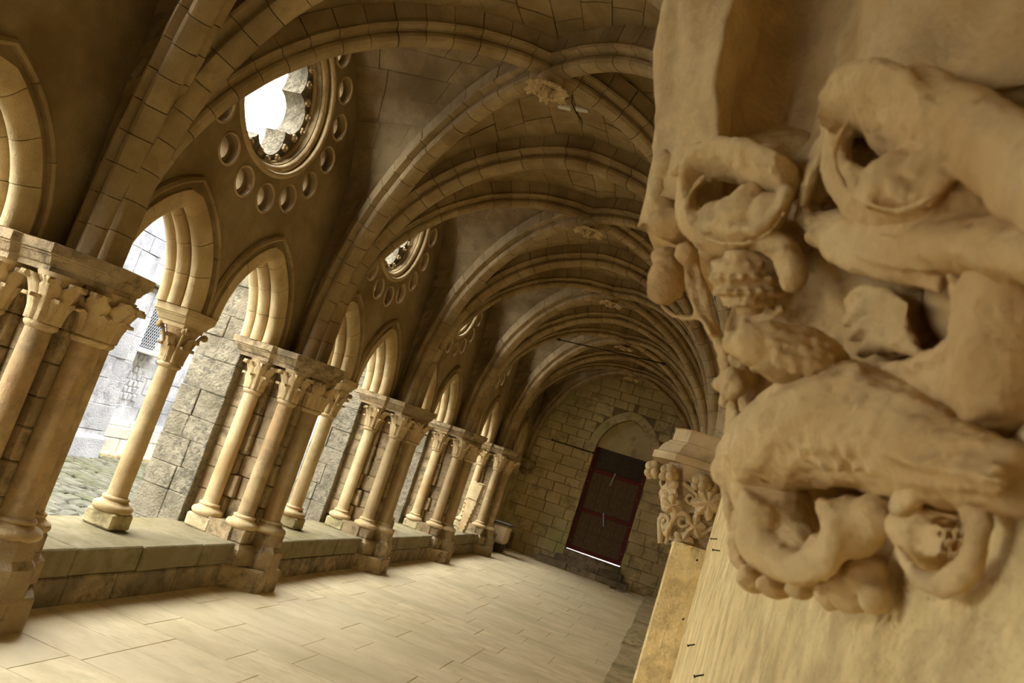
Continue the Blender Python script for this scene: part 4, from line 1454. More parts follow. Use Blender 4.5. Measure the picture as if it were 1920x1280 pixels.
        ('t', 1, [(0.1285, 0.7308, 2.576, 0.012), (0.1491, 0.673, 2.568, 0.0177), (0.1639, 0.6151, 2.559, 0.0228), (0.173, 0.5645, 2.545, 0.0241)]),
    ],
    'wing': [
        ('e', [0.0549, 0.7423, 2.578, 0.054, 0.0137, 0.0041, -0.0009, -0.0047, 0.0275, -0.005, 0.0187, 0.003]),
        ('e', [0.0151, 0.7473, 2.576, 0.0227, 0.0055, 0.0033, -0.0015, -0.0027, 0.0143, -0.0042, 0.0158, 0.0025]),
        ('e', [0.032, 0.7232, 2.591, 0.0061, 0.0015, 0.0005, -0.0001, -0.0008, 0.0045, -0.0014, 0.0054, 0.0009]),
        ('e', [0.0365, 0.7174, 2.579, 0.006, 0.0015, 0.0005, -0.0001, -0.0008, 0.0044, -0.0014, 0.0054, 0.0009]),
        ('e', [0.0412, 0.7161, 2.569, 0.0059, 0.0015, 0.0005, -0.0001, -0.0007, 0.0044, -0.0014, 0.0053, 0.0009]),
        ('e', [0.0461, 0.7186, 2.56, 0.0059, 0.0015, 0.0005, -0.0001, -0.0007, 0.0044, -0.0014, 0.0053, 0.0009]),
        ('e', [0.0445, 0.7214, 2.59, 0.006, 0.0015, 0.0005, -0.0001, -0.0008, 0.0045, -0.0014, 0.0054, 0.0009]),
        ('e', [0.0489, 0.7163, 2.579, 0.0059, 0.0015, 0.0005, -0.0001, -0.0007, 0.0044, -0.0014, 0.0053, 0.0009]),
        ('e', [0.0535, 0.7154, 2.569, 0.0059, 0.0015, 0.0004, -0.0001, -0.0007, 0.0044, -0.0014, 0.0053, 0.0009]),
        ('e', [0.0584, 0.7181, 2.56, 0.0059, 0.0015, 0.0004, -0.0001, -0.0007, 0.0044, -0.0014, 0.0053, 0.0009]),
        ('e', [0.057, 0.7216, 2.59, 0.006, 0.0015, 0.0005, -0.0001, -0.0008, 0.0044, -0.0014, 0.0054, 0.0009]),
        ('e', [0.0612, 0.7168, 2.579, 0.0059, 0.0015, 0.0004, -0.0001, -0.0007, 0.0044, -0.0014, 0.0053, 0.0009]),
        ('e', [0.0658, 0.7161, 2.57, 0.0059, 0.0015, 0.0004, -0.0001, -0.0007, 0.0044, -0.0014, 0.0053, 0.0008]),
        ('e', [0.0707, 0.7193, 2.561, 0.0059, 0.0015, 0.0004, -0.0001, -0.0007, 0.0044, -0.0014, 0.0053, 0.0008]),
        ('e', [0.0695, 0.7237, 2.591, 0.006, 0.0015, 0.0005, -0.0001, -0.0007, 0.0044, -0.0014, 0.0054, 0.0009]),
        ('e', [0.0736, 0.7188, 2.58, 0.0059, 0.0015, 0.0004, -0.0001, -0.0007, 0.0044, -0.0014, 0.0053, 0.0009]),
        ('e', [0.0782, 0.7185, 2.57, 0.0059, 0.0015, 0.0004, -0.0001, -0.0007, 0.0044, -0.0014, 0.0053, 0.0008]),
        ('e', [0.0832, 0.7225, 2.562, 0.0059, 0.0015, 0.0004, -0.0001, -0.0007, 0.0044, -0.0014, 0.0053, 0.0008]),
        ('e', [0.0824, 0.7289, 2.592, 0.006, 0.0015, 0.0005, -0.0001, -0.0008, 0.0044, -0.0014, 0.0054, 0.0009]),
        ('e', [0.0863, 0.7231, 2.581, 0.0059, 0.0015, 0.0004, -0.0001, -0.0007, 0.0044, -0.0014, 0.0053, 0.0009]),
        ('e', [0.0908, 0.7231, 2.571, 0.0059, 0.0015, 0.0004, -0.0001, -0.0007, 0.0044, -0.0014, 0.0053, 0.0009]),
        ('e', [0.0961, 0.729, 2.563, 0.0059, 0.0015, 0.0004, -0.0001, -0.0007, 0.0044, -0.0014, 0.0053, 0.0009]),
    ],
    'creature_body': [
        ('t', 1.15, [(0.0443, 0.8875, 2.462, 0.0259), (0.0495, 0.8716, 2.484, 0.0344), (0.0678, 0.8354, 2.504, 0.0467), (0.0952, 0.7776, 2.523, 0.0541), (0.1235, 0.7125, 2.524, 0.0499), (0.1471, 0.6474, 2.511, 0.0391), (0.1616, 0.5896, 2.498, 0.0286), (0.1696, 0.5317, 2.489, 0.0211), (0.1718, 0.4884, 2.482, 0.0174)]),
        ('t', 1.1, [(0.0758, 0.7992, 2.555, 0.0205), (0.0974, 0.7559, 2.557, 0.0288), (0.1163, 0.7125, 2.555, 0.0252), (0.1393, 0.6546, 2.537, 0.0163)]),
        ('e', [0.0637, 0.8571, 2.467, 0.0281, 0.006, 0.0094, -0.0116, -0.0097, 0.041, -0.0085, 0.0321, 0.0051]),
        ('e', [0.1025, 0.6826, 2.562, 0.0081, 0.0017, 0.0027, -0.0023, -0.0019, 0.0081, -0.0022, 0.0083, 0.0013]),
        ('t', 1, [(0.0781, 0.7426, 2.57, 0.0067), (0.0924, 0.7165, 2.56, 0.0082), (0.1038, 0.6876, 2.561, 0.007)]),
        ('t', 1, [(0.1224, 0.6714, 2.526, 0.0038), (0.1448, 0.5991, 2.511, 0.0041), (0.1598, 0.4979, 2.492, 0.0027)]),
        ('t', 1, [(0.1207, 0.648, 2.51, 0.0036), (0.1411, 0.5757, 2.497, 0.0039), (0.1534, 0.4745, 2.482, 0.0026)]),
        ('t', 1, [(0.1198, 0.63, 2.497, 0.0035), (0.1385, 0.5577, 2.486, 0.0037), (0.1487, 0.4565, 2.473, 0.0025)]),
        ('t', 1, [(0.1257, 0.648, 2.488, 0.0036), (0.1449, 0.5757, 2.479, 0.0039), (0.1556, 0.4745, 2.471, 0.0025)]),
        ('t', 1, [(0.1328, 0.6714, 2.48, 0.0037), (0.1528, 0.5991, 2.474, 0.004), (0.1644, 0.4979, 2.468, 0.0027)]),
        ('e', [0.0618, 0.7672, 2.535, 0.0057, 0.0014, 0.0008, -0.001, -0.0018, 0.0094, -0.0019, 0.007, 0.0011]),
        ('e', [0.0701, 0.7451, 2.517, 0.0055, 0.0013, 0.0008, -0.0009, -0.0017, 0.009, -0.0018, 0.0068, 0.0011]),
        ('e', [0.0689, 0.7552, 2.501, 0.0055, 0.0013, 0.0008, -0.0009, -0.0017, 0.0091, -0.0018, 0.0069, 0.0011]),
        ('e', [0.0791, 0.7571, 2.488, 0.0055, 0.0013, 0.0008, -0.0009, -0.0017, 0.0091, -0.0018, 0.0068, 0.0011]),
        ('e', [0.0725, 0.7361, 2.532, 0.0054, 0.0013, 0.0008, -0.0009, -0.0017, 0.009, -0.0018, 0.0067, 0.0011]),
        ('e', [0.0798, 0.7139, 2.515, 0.0052, 0.0013, 0.0008, -0.0009, -0.0016, 0.0086, -0.0017, 0.0065, 0.001]),
        ('e', [0.0789, 0.7241, 2.5, 0.0053, 0.0013, 0.0008, -0.0009, -0.0016, 0.0087, -0.0017, 0.0066, 0.0011]),
        ('e', [0.0886, 0.7259, 2.487, 0.0053, 0.0013, 0.0008, -0.0009, -0.0016, 0.0087, -0.0017, 0.0065, 0.001]),
        ('e', [0.0822, 0.7071, 2.529, 0.0052, 0.0013, 0.0008, -0.0009, -0.0016, 0.0086, -0.0017, 0.0064, 0.001]),
        ('e', [0.0887, 0.6849, 2.513, 0.005, 0.0012, 0.0007, -0.0008, -0.0015, 0.0082, -0.0016, 0.0062, 0.001]),
        ('e', [0.088, 0.6951, 2.498, 0.0051, 0.0012, 0.0007, -0.0009, -0.0016, 0.0083, -0.0017, 0.0063, 0.001]),
        ('e', [0.0973, 0.6969, 2.486, 0.005, 0.0012, 0.0007, -0.0008, -0.0016, 0.0083, -0.0017, 0.0062, 0.001]),
        ('e', [0.0913, 0.6814, 2.527, 0.005, 0.0012, 0.0007, -0.0008, -0.0015, 0.0082, -0.0016, 0.0062, 0.001]),
        ('e', [0.0969, 0.6592, 2.511, 0.0048, 0.0012, 0.0007, -0.0008, -0.0015, 0.0079, -0.0016, 0.0059, 0.001]),
        ('e', [0.0964, 0.6694, 2.497, 0.0048, 0.0012, 0.0007, -0.0008, -0.0015, 0.008, -0.0016, 0.006, 0.001]),
        ('e', [0.1053, 0.6712, 2.485, 0.0048, 0.0012, 0.0007, -0.0008, -0.0015, 0.008, -0.0016, 0.006, 0.001]),
        ('e', [0.1006, 0.6637, 2.526, 0.0048, 0.0012, 0.0007, -0.0008, -0.0015, 0.008, -0.0016, 0.006, 0.001]),
        ('e', [0.1055, 0.6416, 2.51, 0.0046, 0.0011, 0.0007, -0.0008, -0.0014, 0.0077, -0.0015, 0.0058, 0.0009]),
        ('e', [0.1052, 0.6517, 2.497, 0.0047, 0.0011, 0.0007, -0.0008, -0.0015, 0.0078, -0.0015, 0.0058, 0.0009]),
        ('e', [0.1137, 0.6536, 2.485, 0.0047, 0.0011, 0.0007, -0.0008, -0.0014, 0.0077, -0.0015, 0.0058, 0.0009]),
        ('e', [0.1097, 0.6493, 2.525, 0.0047, 0.0011, 0.0007, -0.0008, -0.0015, 0.0078, -0.0016, 0.0058, 0.0009]),
        ('e', [0.1139, 0.6272, 2.509, 0.0045, 0.0011, 0.0007, -0.0008, -0.0014, 0.0075, -0.0015, 0.0056, 0.0009]),
        ('e', [0.1138, 0.6373, 2.497, 0.0046, 0.0011, 0.0007, -0.0008, -0.0014, 0.0076, -0.0015, 0.0057, 0.0009]),
        ('e', [0.1221, 0.6392, 2.485, 0.0046, 0.0011, 0.0007, -0.0008, -0.0014, 0.0075, -0.0015, 0.0057, 0.0009]),
    ],
    'beaked_curl': [
        ('t', 1.4, [(0.069, 0.8184, 2.456, 0.0227), (0.0717, 0.8271, 2.425, 0.0238), (0.0859, 0.8126, 2.404, 0.0201), (0.107, 0.7765, 2.398, 0.0162), (0.1212, 0.7403, 2.41, 0.0145), (0.1244, 0.7215, 2.43, 0.0124), (0.1182, 0.7259, 2.448, 0.0098), (0.1103, 0.7403, 2.455, 0.0064)]),
        ('e', [0.0879, 0.8346, 2.441, 0.0339, 0.0072, 0.0113, -0.0097, -0.0081, 0.0342, -0.0093, 0.0348, 0.0056]),
        ('e', [0.1095, 0.7992, 2.42, 0.0183, 0.0039, 0.0061, -0.0052, -0.0044, 0.0185, -0.005, 0.0188, 0.003]),
        ('e', [0.1366, 0.727, 2.444, 0.0211, 0.0034, 0.0138, -0.0132, -0.007, 0.022, -0.0059, 0.0221, 0.0035]),
        ('e', [0.1461, 0.708, 2.458, 0.0177, 0.0038, 0.0059, -0.005, -0.0042, 0.0178, -0.0048, 0.0182, 0.0029]),
        ('e', [0.1252, 0.7667, 2.421, 0.0157, 0.0033, 0.0052, -0.0045, -0.0037, 0.0158, -0.0043, 0.0161, 0.0026]),
    ],
    'looped_leaf': [
        ('t', 1.6, [(0.15, 0.6519, 2.469, 0.0111), (0.1559, 0.6157, 2.481, 0.0105), (0.1627, 0.576, 2.481, 0.0097), (0.1678, 0.5507, 2.47, 0.0079), (0.1717, 0.5463, 2.453, 0.0071), (0.1742, 0.5593, 2.435, 0.0073), (0.1739, 0.5868, 2.421, 0.0069), (0.1688, 0.6193, 2.418, 0.0062), (0.1618, 0.6432, 2.426, 0.0054), (0.1557, 0.6577, 2.436, 0.0032)]),
        ('e', [0.1837, 0.6749, 2.456, 0.0293, 0.0062, 0.0098, -0.0088, -0.0073, 0.0311, -0.0056, 0.0211, 0.0034]),
        ('e', [0.1627, 0.6746, 2.455, 0.0129, 0.0027, 0.0043, -0.0037, -0.0031, 0.013, -0.0035, 0.0132, 0.0021]),
        ('t', 1.2, [(0.1616, 0.6806, 2.467, 0.0025), (0.1699, 0.6481, 2.467, 0.0031), (0.1779, 0.6083, 2.465, 0.0018)]),
        ('t', 1.2, [(0.1647, 0.6778, 2.457, 0.0025), (0.172, 0.6481, 2.457, 0.0031), (0.1795, 0.6083, 2.457, 0.0018)]),
        ('t', 1.2, [(0.1677, 0.6749, 2.447, 0.0024), (0.174, 0.6481, 2.448, 0.0031), (0.181, 0.6083, 2.45, 0.0018)]),
        ('t', 1.2, [(0.1707, 0.672, 2.437, 0.0024), (0.176, 0.6481, 2.439, 0.0031), (0.1826, 0.6083, 2.442, 0.0018)]),
    ],
    'bottom_leaf': [
        ('e', [0.1317, 0.8139, 2.408, 0.0203, 0.0043, 0.0068, -0.0058, -0.0048, 0.0205, -0.0039, 0.0146, 0.0023]),
        ('e', [0.1472, 0.7778, 2.414, 0.0202, 0.0043, 0.0067, -0.0058, -0.0048, 0.0204, -0.0039, 0.0145, 0.0023]),
        ('e', [0.1555, 0.767, 2.398, 0.0215, 0.0046, 0.0071, -0.0061, -0.0051, 0.0217, -0.0041, 0.0154, 0.0025]),
        ('e', [0.1675, 0.738, 2.395, 0.0139, 0.003, 0.0046, -0.004, -0.0033, 0.0141, -0.0027, 0.01, 0.0016]),
        ('e', [0.1451, 0.7959, 2.389, 0.0161, 0.0034, 0.0054, -0.0046, -0.0038, 0.0163, -0.0031, 0.0116, 0.0019]),
        ('e', [0.1586, 0.751, 2.412, 0.0177, 0.0038, 0.0059, -0.005, -0.0042, 0.0178, -0.0034, 0.0127, 0.002]),
        ('e', [0.1264, 0.832, 2.391, 0.0142, 0.003, 0.0047, -0.004, -0.0034, 0.0143, -0.0027, 0.0102, 0.0016]),
    ],
    'grape_cluster': [
        ('e', [0.0332, 0.9344, 2.584, 0.0085, 0.0018, 0.0028, -0.0024, -0.002, 0.0086, -0.0023, 0.0087, 0.0014]),
        ('e', [0.024, 0.9086, 2.566, 0.0083, 0.0018, 0.0027, -0.0024, -0.002, 0.0083, -0.0023, 0.0085, 0.0014]),
        ('e', [0.0212, 0.9281, 2.594, 0.0085, 0.0018, 0.0028, -0.0024, -0.002, 0.0085, -0.0023, 0.0087, 0.0014]),
        ('e', [0.011, 0.9153, 2.58, 0.0084, 0.0018, 0.0028, -0.0024, -0.002, 0.0084, -0.0023, 0.0086, 0.0014]),
        ('e', [0.0053, 0.9242, 2.58, 0.0085, 0.0018, 0.0028, -0.0024, -0.002, 0.0085, -0.0023, 0.0087, 0.0014]),
        ('e', [0.0117, 0.9108, 2.571, 0.0083, 0.0018, 0.0028, -0.0024, -0.002, 0.0084, -0.0023, 0.0085, 0.0014]),
        ('e', [0.0115, 0.9178, 2.559, 0.0084, 0.0018, 0.0028, -0.0024, -0.002, 0.0084, -0.0023, 0.0086, 0.0014]),
        ('e', [0.0092, 0.9359, 2.599, 0.0086, 0.0018, 0.0029, -0.0024, -0.002, 0.0087, -0.0023, 0.0088, 0.0014]),
        ('e', [0.0291, 0.9223, 2.58, 0.0084, 0.0018, 0.0028, -0.0024, -0.002, 0.0085, -0.0023, 0.0086, 0.0014]),
        ('e', [0.0121, 0.9141, 2.561, 0.0083, 0.0018, 0.0028, -0.0024, -0.002, 0.0084, -0.0023, 0.0085, 0.0014]),
        ('e', [0.0217, 0.9068, 2.567, 0.0082, 0.0018, 0.0027, -0.0024, -0.002, 0.0083, -0.0022, 0.0085, 0.0014]),
        ('e', [0.0107, 0.9156, 2.563, 0.0083, 0.0018, 0.0028, -0.0024, -0.002, 0.0084, -0.0023, 0.0086, 0.0014]),
        ('e', [0.0124, 0.9328, 2.551, 0.0085, 0.0018, 0.0028, -0.0024, -0.002, 0.0085, -0.0023, 0.0087, 0.0014]),
        ('e', [0.0059, 0.9228, 2.57, 0.0084, 0.0018, 0.0028, -0.0024, -0.002, 0.0085, -0.0023, 0.0087, 0.0014]),
        ('e', [0.0201, 0.9067, 2.563, 0.0082, 0.0017, 0.0027, -0.0024, -0.002, 0.0083, -0.0022, 0.0085, 0.0014]),
        ('e', [0.0184, 0.9101, 2.558, 0.0083, 0.0018, 0.0028, -0.0024, -0.002, 0.0083, -0.0023, 0.0085, 0.0014]),
        ('e', [0.002, 0.936, 2.569, 0.0086, 0.0018, 0.0028, -0.0024, -0.002, 0.0086, -0.0023, 0.0088, 0.0014]),
        ('e', [0.0129, 0.9115, 2.577, 0.0083, 0.0018, 0.0028, -0.0024, -0.002, 0.0084, -0.0023, 0.0085, 0.0014]),
    ],
    'trailing_vine': [
        ('e', [0.0212, 0.8958, 2.617, 0.0096, 0.0013, 0.0075, -0.0156, -0.0076, 0.0214, -0.0039, 0.0146, 0.0023]),
        ('e', [0.0289, 0.9189, 2.523, 0.0078, 0.0019, 0.0009, -0.0013, -0.0035, 0.0198, -0.0026, 0.0096, 0.0015]),
        ('e', [0.0324, 0.9247, 2.494, 0.0077, 0.0018, 0.0014, -0.003, -0.0042, 0.0216, -0.0026, 0.0096, 0.0015]),
        ('e', [0.0376, 0.929, 2.462, 0.0084, 0.0018, 0.0028, -0.0059, -0.0049, 0.0208, -0.0026, 0.0096, 0.0015]),
        ('e', [0.0509, 0.9218, 2.433, 0.0082, 0.0015, 0.0044, -0.0089, -0.0053, 0.0182, -0.0027, 0.01, 0.0016]),
        ('e', [0.0687, 0.9102, 2.398, 0.0108, 0.002, 0.0054, -0.0102, -0.0064, 0.0229, -0.0035, 0.013, 0.0021]),
        ('e', [0.087, 0.8929, 2.373, 0.0166, 0.0045, -0.0005, 0.001, -0.002, 0.0142, -0.0036, 0.0137, 0.0022]),
        ('e', [0.1046, 0.8654, 2.373, 0.0172, 0.0047, -0.0005, 0.0007, -0.0014, 0.0101, -0.0032, 0.0122, 0.002]),
        ('e', [0.1237, 0.8292, 2.38, 0.015, 0.0039, 0.0009, -0.0001, -0.0014, 0.0088, -0.0028, 0.0106, 0.0017]),
        ('t', 1.3, [(-0.0737, 0.9838, 2.733, 0.0074), (-0.0544, 0.9752, 2.692, 0.0079), (-0.0333, 0.9636, 2.652, 0.0077), (-0.0095, 0.9477, 2.614, 0.0081), (0.0074, 0.9369, 2.583, 0.0086), (0.0208, 0.9318, 2.548, 0.0079), (0.0322, 0.9332, 2.501, 0.0078), (0.0434, 0.9347, 2.455, 0.0077), (0.0613, 0.926, 2.413, 0.0075)]),
        ('t', 1, [(-0.0869, 0.9783, 2.731, 0.0047), (-0.0697, 0.9711, 2.693, 0.0053), (-0.0488, 0.9602, 2.654, 0.0052), (-0.0215, 0.9385, 2.622, 0.005)]),
        ('t', 1, [(-0.0949, 1.007, 2.661, 0.0034), (-0.0732, 0.9892, 2.646, 0.004), (-0.0425, 0.9566, 2.642, 0.0038)]),
        ('e', [-0.0781, 0.9711, 2.723, 0.0148, 0.0032, 0.0049, -0.0042, -0.0035, 0.015, -0.004, 0.0152, 0.0024]),
        ('e', [-0.0533, 0.9422, 2.727, 0.0119, 0.0025, 0.004, -0.0034, -0.0028, 0.0121, -0.0033, 0.0123, 0.002]),
    ],
    'acorn': [
        ('e', [-0.096, 1, 2.69, 0.0251, 0.0064, 0.0015, -0.0005, -0.0051, 0.0307, -0.0066, 0.0248, 0.004]),
        ('e', [-0.0897, 1, 2.668, 0.0088, 0.0019, 0.0029, -0.0025, -0.0021, 0.0089, -0.0024, 0.0091, 0.0015]),
        ('e', [-0.1041, 1.004, 2.723, 0.0219, 0.0053, 0.0032, -0.0014, -0.0027, 0.0142, -0.0052, 0.0198, 0.0032]),
    ],
    'berry': [
        ('e', [0.0012, 0.8879, 2.684, 0.0377, 0.008, 0.0125, -0.0098, -0.0081, 0.0346, -0.0093, 0.0352, 0.0056]),
        ('e', [-0.0187, 0.8866, 2.718, 0.005, 0.0011, 0.0017, -0.0014, -0.0012, 0.0051, -0.0014, 0.0052, 0.0008]),
        ('e', [-0.0175, 0.883, 2.717, 0.005, 0.0011, 0.0017, -0.0014, -0.0012, 0.005, -0.0014, 0.0051, 0.0008]),
        ('e', [-0.0152, 0.88, 2.716, 0.005, 0.0011, 0.0017, -0.0014, -0.0012, 0.005, -0.0014, 0.0051, 0.0008]),
        ('e', [-0.0121, 0.878, 2.716, 0.005, 0.0011, 0.0017, -0.0014, -0.0012, 0.005, -0.0014, 0.0051, 0.0008]),
        ('e', [-0.0085, 0.8772, 2.717, 0.005, 0.0011, 0.0016, -0.0014, -0.0012, 0.005, -0.0014, 0.0051, 0.0008]),
        ('e', [-0.0049, 0.8779, 2.718, 0.005, 0.0011, 0.0016, -0.0014, -0.0012, 0.005, -0.0014, 0.0051, 0.0008]),
        ('e', [-0.0017, 0.8798, 2.72, 0.005, 0.0011, 0.0017, -0.0014, -0.0012, 0.005, -0.0014, 0.0051, 0.0008]),
        ('e', [0.0005, 0.8828, 2.721, 0.005, 0.0011, 0.0017, -0.0014, -0.0012, 0.005, -0.0014, 0.0051, 0.0008]),
        ('e', [0.0017, 0.8864, 2.723, 0.005, 0.0011, 0.0017, -0.0014, -0.0012, 0.005, -0.0014, 0.0051, 0.0008]),
        ('e', [-0.03, 0.8803, 2.704, 0.005, 0.0011, 0.0017, -0.0014, -0.0012, 0.005, -0.0014, 0.0051, 0.0008]),
        ('e', [-0.0257, 0.8721, 2.703, 0.0049, 0.001, 0.0016, -0.0014, -0.0012, 0.005, -0.0013, 0.0051, 0.0008]),
        ('e', [-0.019, 0.8659, 2.702, 0.0049, 0.001, 0.0016, -0.0014, -0.0012, 0.0049, -0.0013, 0.005, 0.0008]),
        ('e', [-0.0108, 0.8626, 2.703, 0.0049, 0.001, 0.0016, -0.0014, -0.0012, 0.0049, -0.0013, 0.005, 0.0008]),
        ('e', [-0.0022, 0.8625, 2.705, 0.0049, 0.001, 0.0016, -0.0014, -0.0012, 0.0049, -0.0013, 0.005, 0.0008]),
        ('e', [0.0059, 0.8657, 2.708, 0.0049, 0.001, 0.0016, -0.0014, -0.0012, 0.0049, -0.0013, 0.005, 0.0008]),
        ('e', [0.0125, 0.8717, 2.712, 0.0049, 0.001, 0.0016, -0.0014, -0.0012, 0.0049, -0.0013, 0.005, 0.0008]),
        ('e', [0.0168, 0.8798, 2.716, 0.0049, 0.001, 0.0016, -0.0014, -0.0012, 0.005, -0.0013, 0.0051, 0.0008]),
        ('e', [0.0182, 0.8889, 2.72, 0.005, 0.0011, 0.0017, -0.0014, -0.0012, 0.005, -0.0014, 0.0051, 0.0008]),
        ('e', [-0.0376, 0.8836, 2.69, 0.005, 0.0011, 0.0017, -0.0014, -0.0012, 0.0051, -0.0014, 0.0051, 0.0008]),
        ('e', [-0.0334, 0.8712, 2.687, 0.0049, 0.001, 0.0016, -0.0014, -0.0012, 0.005, -0.0013, 0.0051, 0.0008]),
        ('e', [-0.0255, 0.861, 2.685, 0.0049, 0.001, 0.0016, -0.0014, -0.0012, 0.0049, -0.0013, 0.005, 0.0008]),
        ('e', [-0.0151, 0.8542, 2.686, 0.0048, 0.001, 0.0016, -0.0014, -0.0011, 0.0049, -0.0013, 0.0049, 0.0008]),
        ('e', [-0.0033, 0.8517, 2.688, 0.0048, 0.001, 0.0016, -0.0014, -0.0011, 0.0048, -0.0013, 0.0049, 0.0008]),
        ('e', [0.0084, 0.8539, 2.692, 0.0048, 0.001, 0.0016, -0.0014, -0.0011, 0.0048, -0.0013, 0.0049, 0.0008]),
        ('e', [0.0188, 0.8605, 2.697, 0.0048, 0.001, 0.0016, -0.0014, -0.0011, 0.0049, -0.0013, 0.0049, 0.0008]),
        ('e', [0.0266, 0.8706, 2.702, 0.0049, 0.001, 0.0016, -0.0014, -0.0012, 0.0049, -0.0013, 0.005, 0.0008]),
        ('e', [0.0308, 0.8829, 2.707, 0.0049, 0.001, 0.0016, -0.0014, -0.0012, 0.005, -0.0013, 0.0051, 0.0008]),
        ('e', [-0.0352, 0.8761, 2.671, 0.005, 0.0011, 0.0016, -0.0014, -0.0012, 0.005, -0.0014, 0.0051, 0.0008]),
        ('e', [-0.0284, 0.8634, 2.669, 0.0049, 0.001, 0.0016, -0.0014, -0.0012, 0.0049, -0.0013, 0.005, 0.0008]),
        ('e', [-0.0182, 0.8538, 2.668, 0.0048, 0.001, 0.0016, -0.0014, -0.0011, 0.0048, -0.0013, 0.0049, 0.0008]),
        ('e', [-0.0059, 0.8487, 2.67, 0.0048, 0.001, 0.0016, -0.0014, -0.0011, 0.0048, -0.0013, 0.0049, 0.0008]),
        ('e', [0.0072, 0.8485, 2.674, 0.0047, 0.001, 0.0016, -0.0014, -0.0011, 0.0048, -0.0013, 0.0049, 0.0008]),
        ('e', [0.0195, 0.8534, 2.678, 0.0048, 0.001, 0.0016, -0.0014, -0.0011, 0.0048, -0.0013, 0.0049, 0.0008]),
        ('e', [0.0296, 0.8628, 2.684, 0.0048, 0.001, 0.0016, -0.0014, -0.0011, 0.0048, -0.0013, 0.0049, 0.0008]),
        ('e', [0.0364, 0.8753, 2.69, 0.0049, 0.001, 0.0016, -0.0014, -0.0012, 0.0049, -0.0013, 0.005, 0.0008]),
        ('e', [0.0389, 0.8895, 2.695, 0.0049, 0.001, 0.0016, -0.0014, -0.0012, 0.005, -0.0013, 0.0051, 0.0008]),
        ('e', [-0.0293, 0.8835, 2.658, 0.005, 0.0011, 0.0017, -0.0014, -0.0012, 0.005, -0.0014, 0.0051, 0.0008]),
        ('e', [-0.0253, 0.871, 2.655, 0.0049, 0.001, 0.0016, -0.0014, -0.0012, 0.0049, -0.0013, 0.005, 0.0008]),
        ('e', [-0.0175, 0.8607, 2.655, 0.0048, 0.001, 0.0016, -0.0014, -0.0011, 0.0049, -0.0013, 0.005, 0.0008]),
        ('e', [-0.0071, 0.8539, 2.655, 0.0048, 0.001, 0.0016, -0.0014, -0.0011, 0.0048, -0.0013, 0.0049, 0.0008]),
        ('e', [0.0047, 0.8514, 2.658, 0.0048, 0.001, 0.0016, -0.0014, -0.0011, 0.0048, -0.0013, 0.0049, 0.0008]),
        ('e', [0.0164, 0.8536, 2.662, 0.0048, 0.001, 0.0016, -0.0014, -0.0011, 0.0048, -0.0013, 0.0049, 0.0008]),
        ('e', [0.0268, 0.8602, 2.666, 0.0048, 0.001, 0.0016, -0.0014, -0.0011, 0.0048, -0.0013, 0.0049, 0.0008]),
        ('e', [0.0347, 0.8704, 2.671, 0.0048, 0.001, 0.0016, -0.0014, -0.0011, 0.0049, -0.0013, 0.005, 0.0008]),
        ('e', [0.039, 0.8828, 2.676, 0.0049, 0.001, 0.0016, -0.0014, -0.0012, 0.0049, -0.0013, 0.005, 0.0008]),
        ('e', [-0.0153, 0.8801, 2.647, 0.0049, 0.001, 0.0016, -0.0014, -0.0012, 0.005, -0.0013, 0.0051, 0.0008]),
        ('e', [-0.011, 0.8717, 2.646, 0.0049, 0.001, 0.0016, -0.0014, -0.0012, 0.0049, -0.0013, 0.005, 0.0008]),
        ('e', [-0.0044, 0.8654, 2.646, 0.0048, 0.001, 0.0016, -0.0014, -0.0011, 0.0049, -0.0013, 0.005, 0.0008]),
        ('e', [0.0037, 0.862, 2.647, 0.0048, 0.001, 0.0016, -0.0014, -0.0011, 0.0048, -0.0013, 0.0049, 0.0008]),
        ('e', [0.0124, 0.8619, 2.65, 0.0048, 0.001, 0.0016, -0.0014, -0.0011, 0.0048, -0.0013, 0.0049, 0.0008]),
        ('e', [0.0206, 0.8652, 2.653, 0.0048, 0.001, 0.0016, -0.0014, -0.0011, 0.0048, -0.0013, 0.0049, 0.0008]),
        ('e', [0.0273, 0.8713, 2.656, 0.0048, 0.001, 0.0016, -0.0014, -0.0011, 0.0049, -0.0013, 0.005, 0.0008]),
        ('e', [0.0318, 0.8796, 2.66, 0.0049, 0.001, 0.0016, -0.0014, -0.0012, 0.0049, -0.0013, 0.005, 0.0008]),
        ('e', [0.0334, 0.889, 2.663, 0.0049, 0.001, 0.0016, -0.0014, -0.0012, 0.005, -0.0013, 0.005, 0.0008]),
        ('e', [-0.0002, 0.8866, 2.645, 0.0049, 0.001, 0.0016, -0.0014, -0.0012, 0.005, -0.0013, 0.0051, 0.0008]),
        ('e', [0.001, 0.8826, 2.644, 0.0049, 0.001, 0.0016, -0.0014, -0.0012, 0.005, -0.0013, 0.005, 0.0008]),
        ('e', [0.0033, 0.8794, 2.644, 0.0049, 0.001, 0.0016, -0.0014, -0.0012, 0.0049, -0.0013, 0.005, 0.0008]),
        ('e', [0.0066, 0.8772, 2.644, 0.0049, 0.001, 0.0016, -0.0014, -0.0012, 0.0049, -0.0013, 0.005, 0.0008]),
        ('e', [0.0103, 0.8765, 2.645, 0.0049, 0.001, 0.0016, -0.0014, -0.0012, 0.0049, -0.0013, 0.005, 0.0008]),
        ('e', [0.0141, 0.8772, 2.646, 0.0049, 0.001, 0.0016, -0.0014, -0.0012, 0.0049, -0.0013, 0.005, 0.0008]),
        ('e', [0.0175, 0.8792, 2.648, 0.0049, 0.001, 0.0016, -0.0014, -0.0012, 0.0049, -0.0013, 0.005, 0.0008]),
        ('e', [0.0199, 0.8824, 2.649, 0.0049, 0.001, 0.0016, -0.0014, -0.0012, 0.0049, -0.0013, 0.005, 0.0008]),
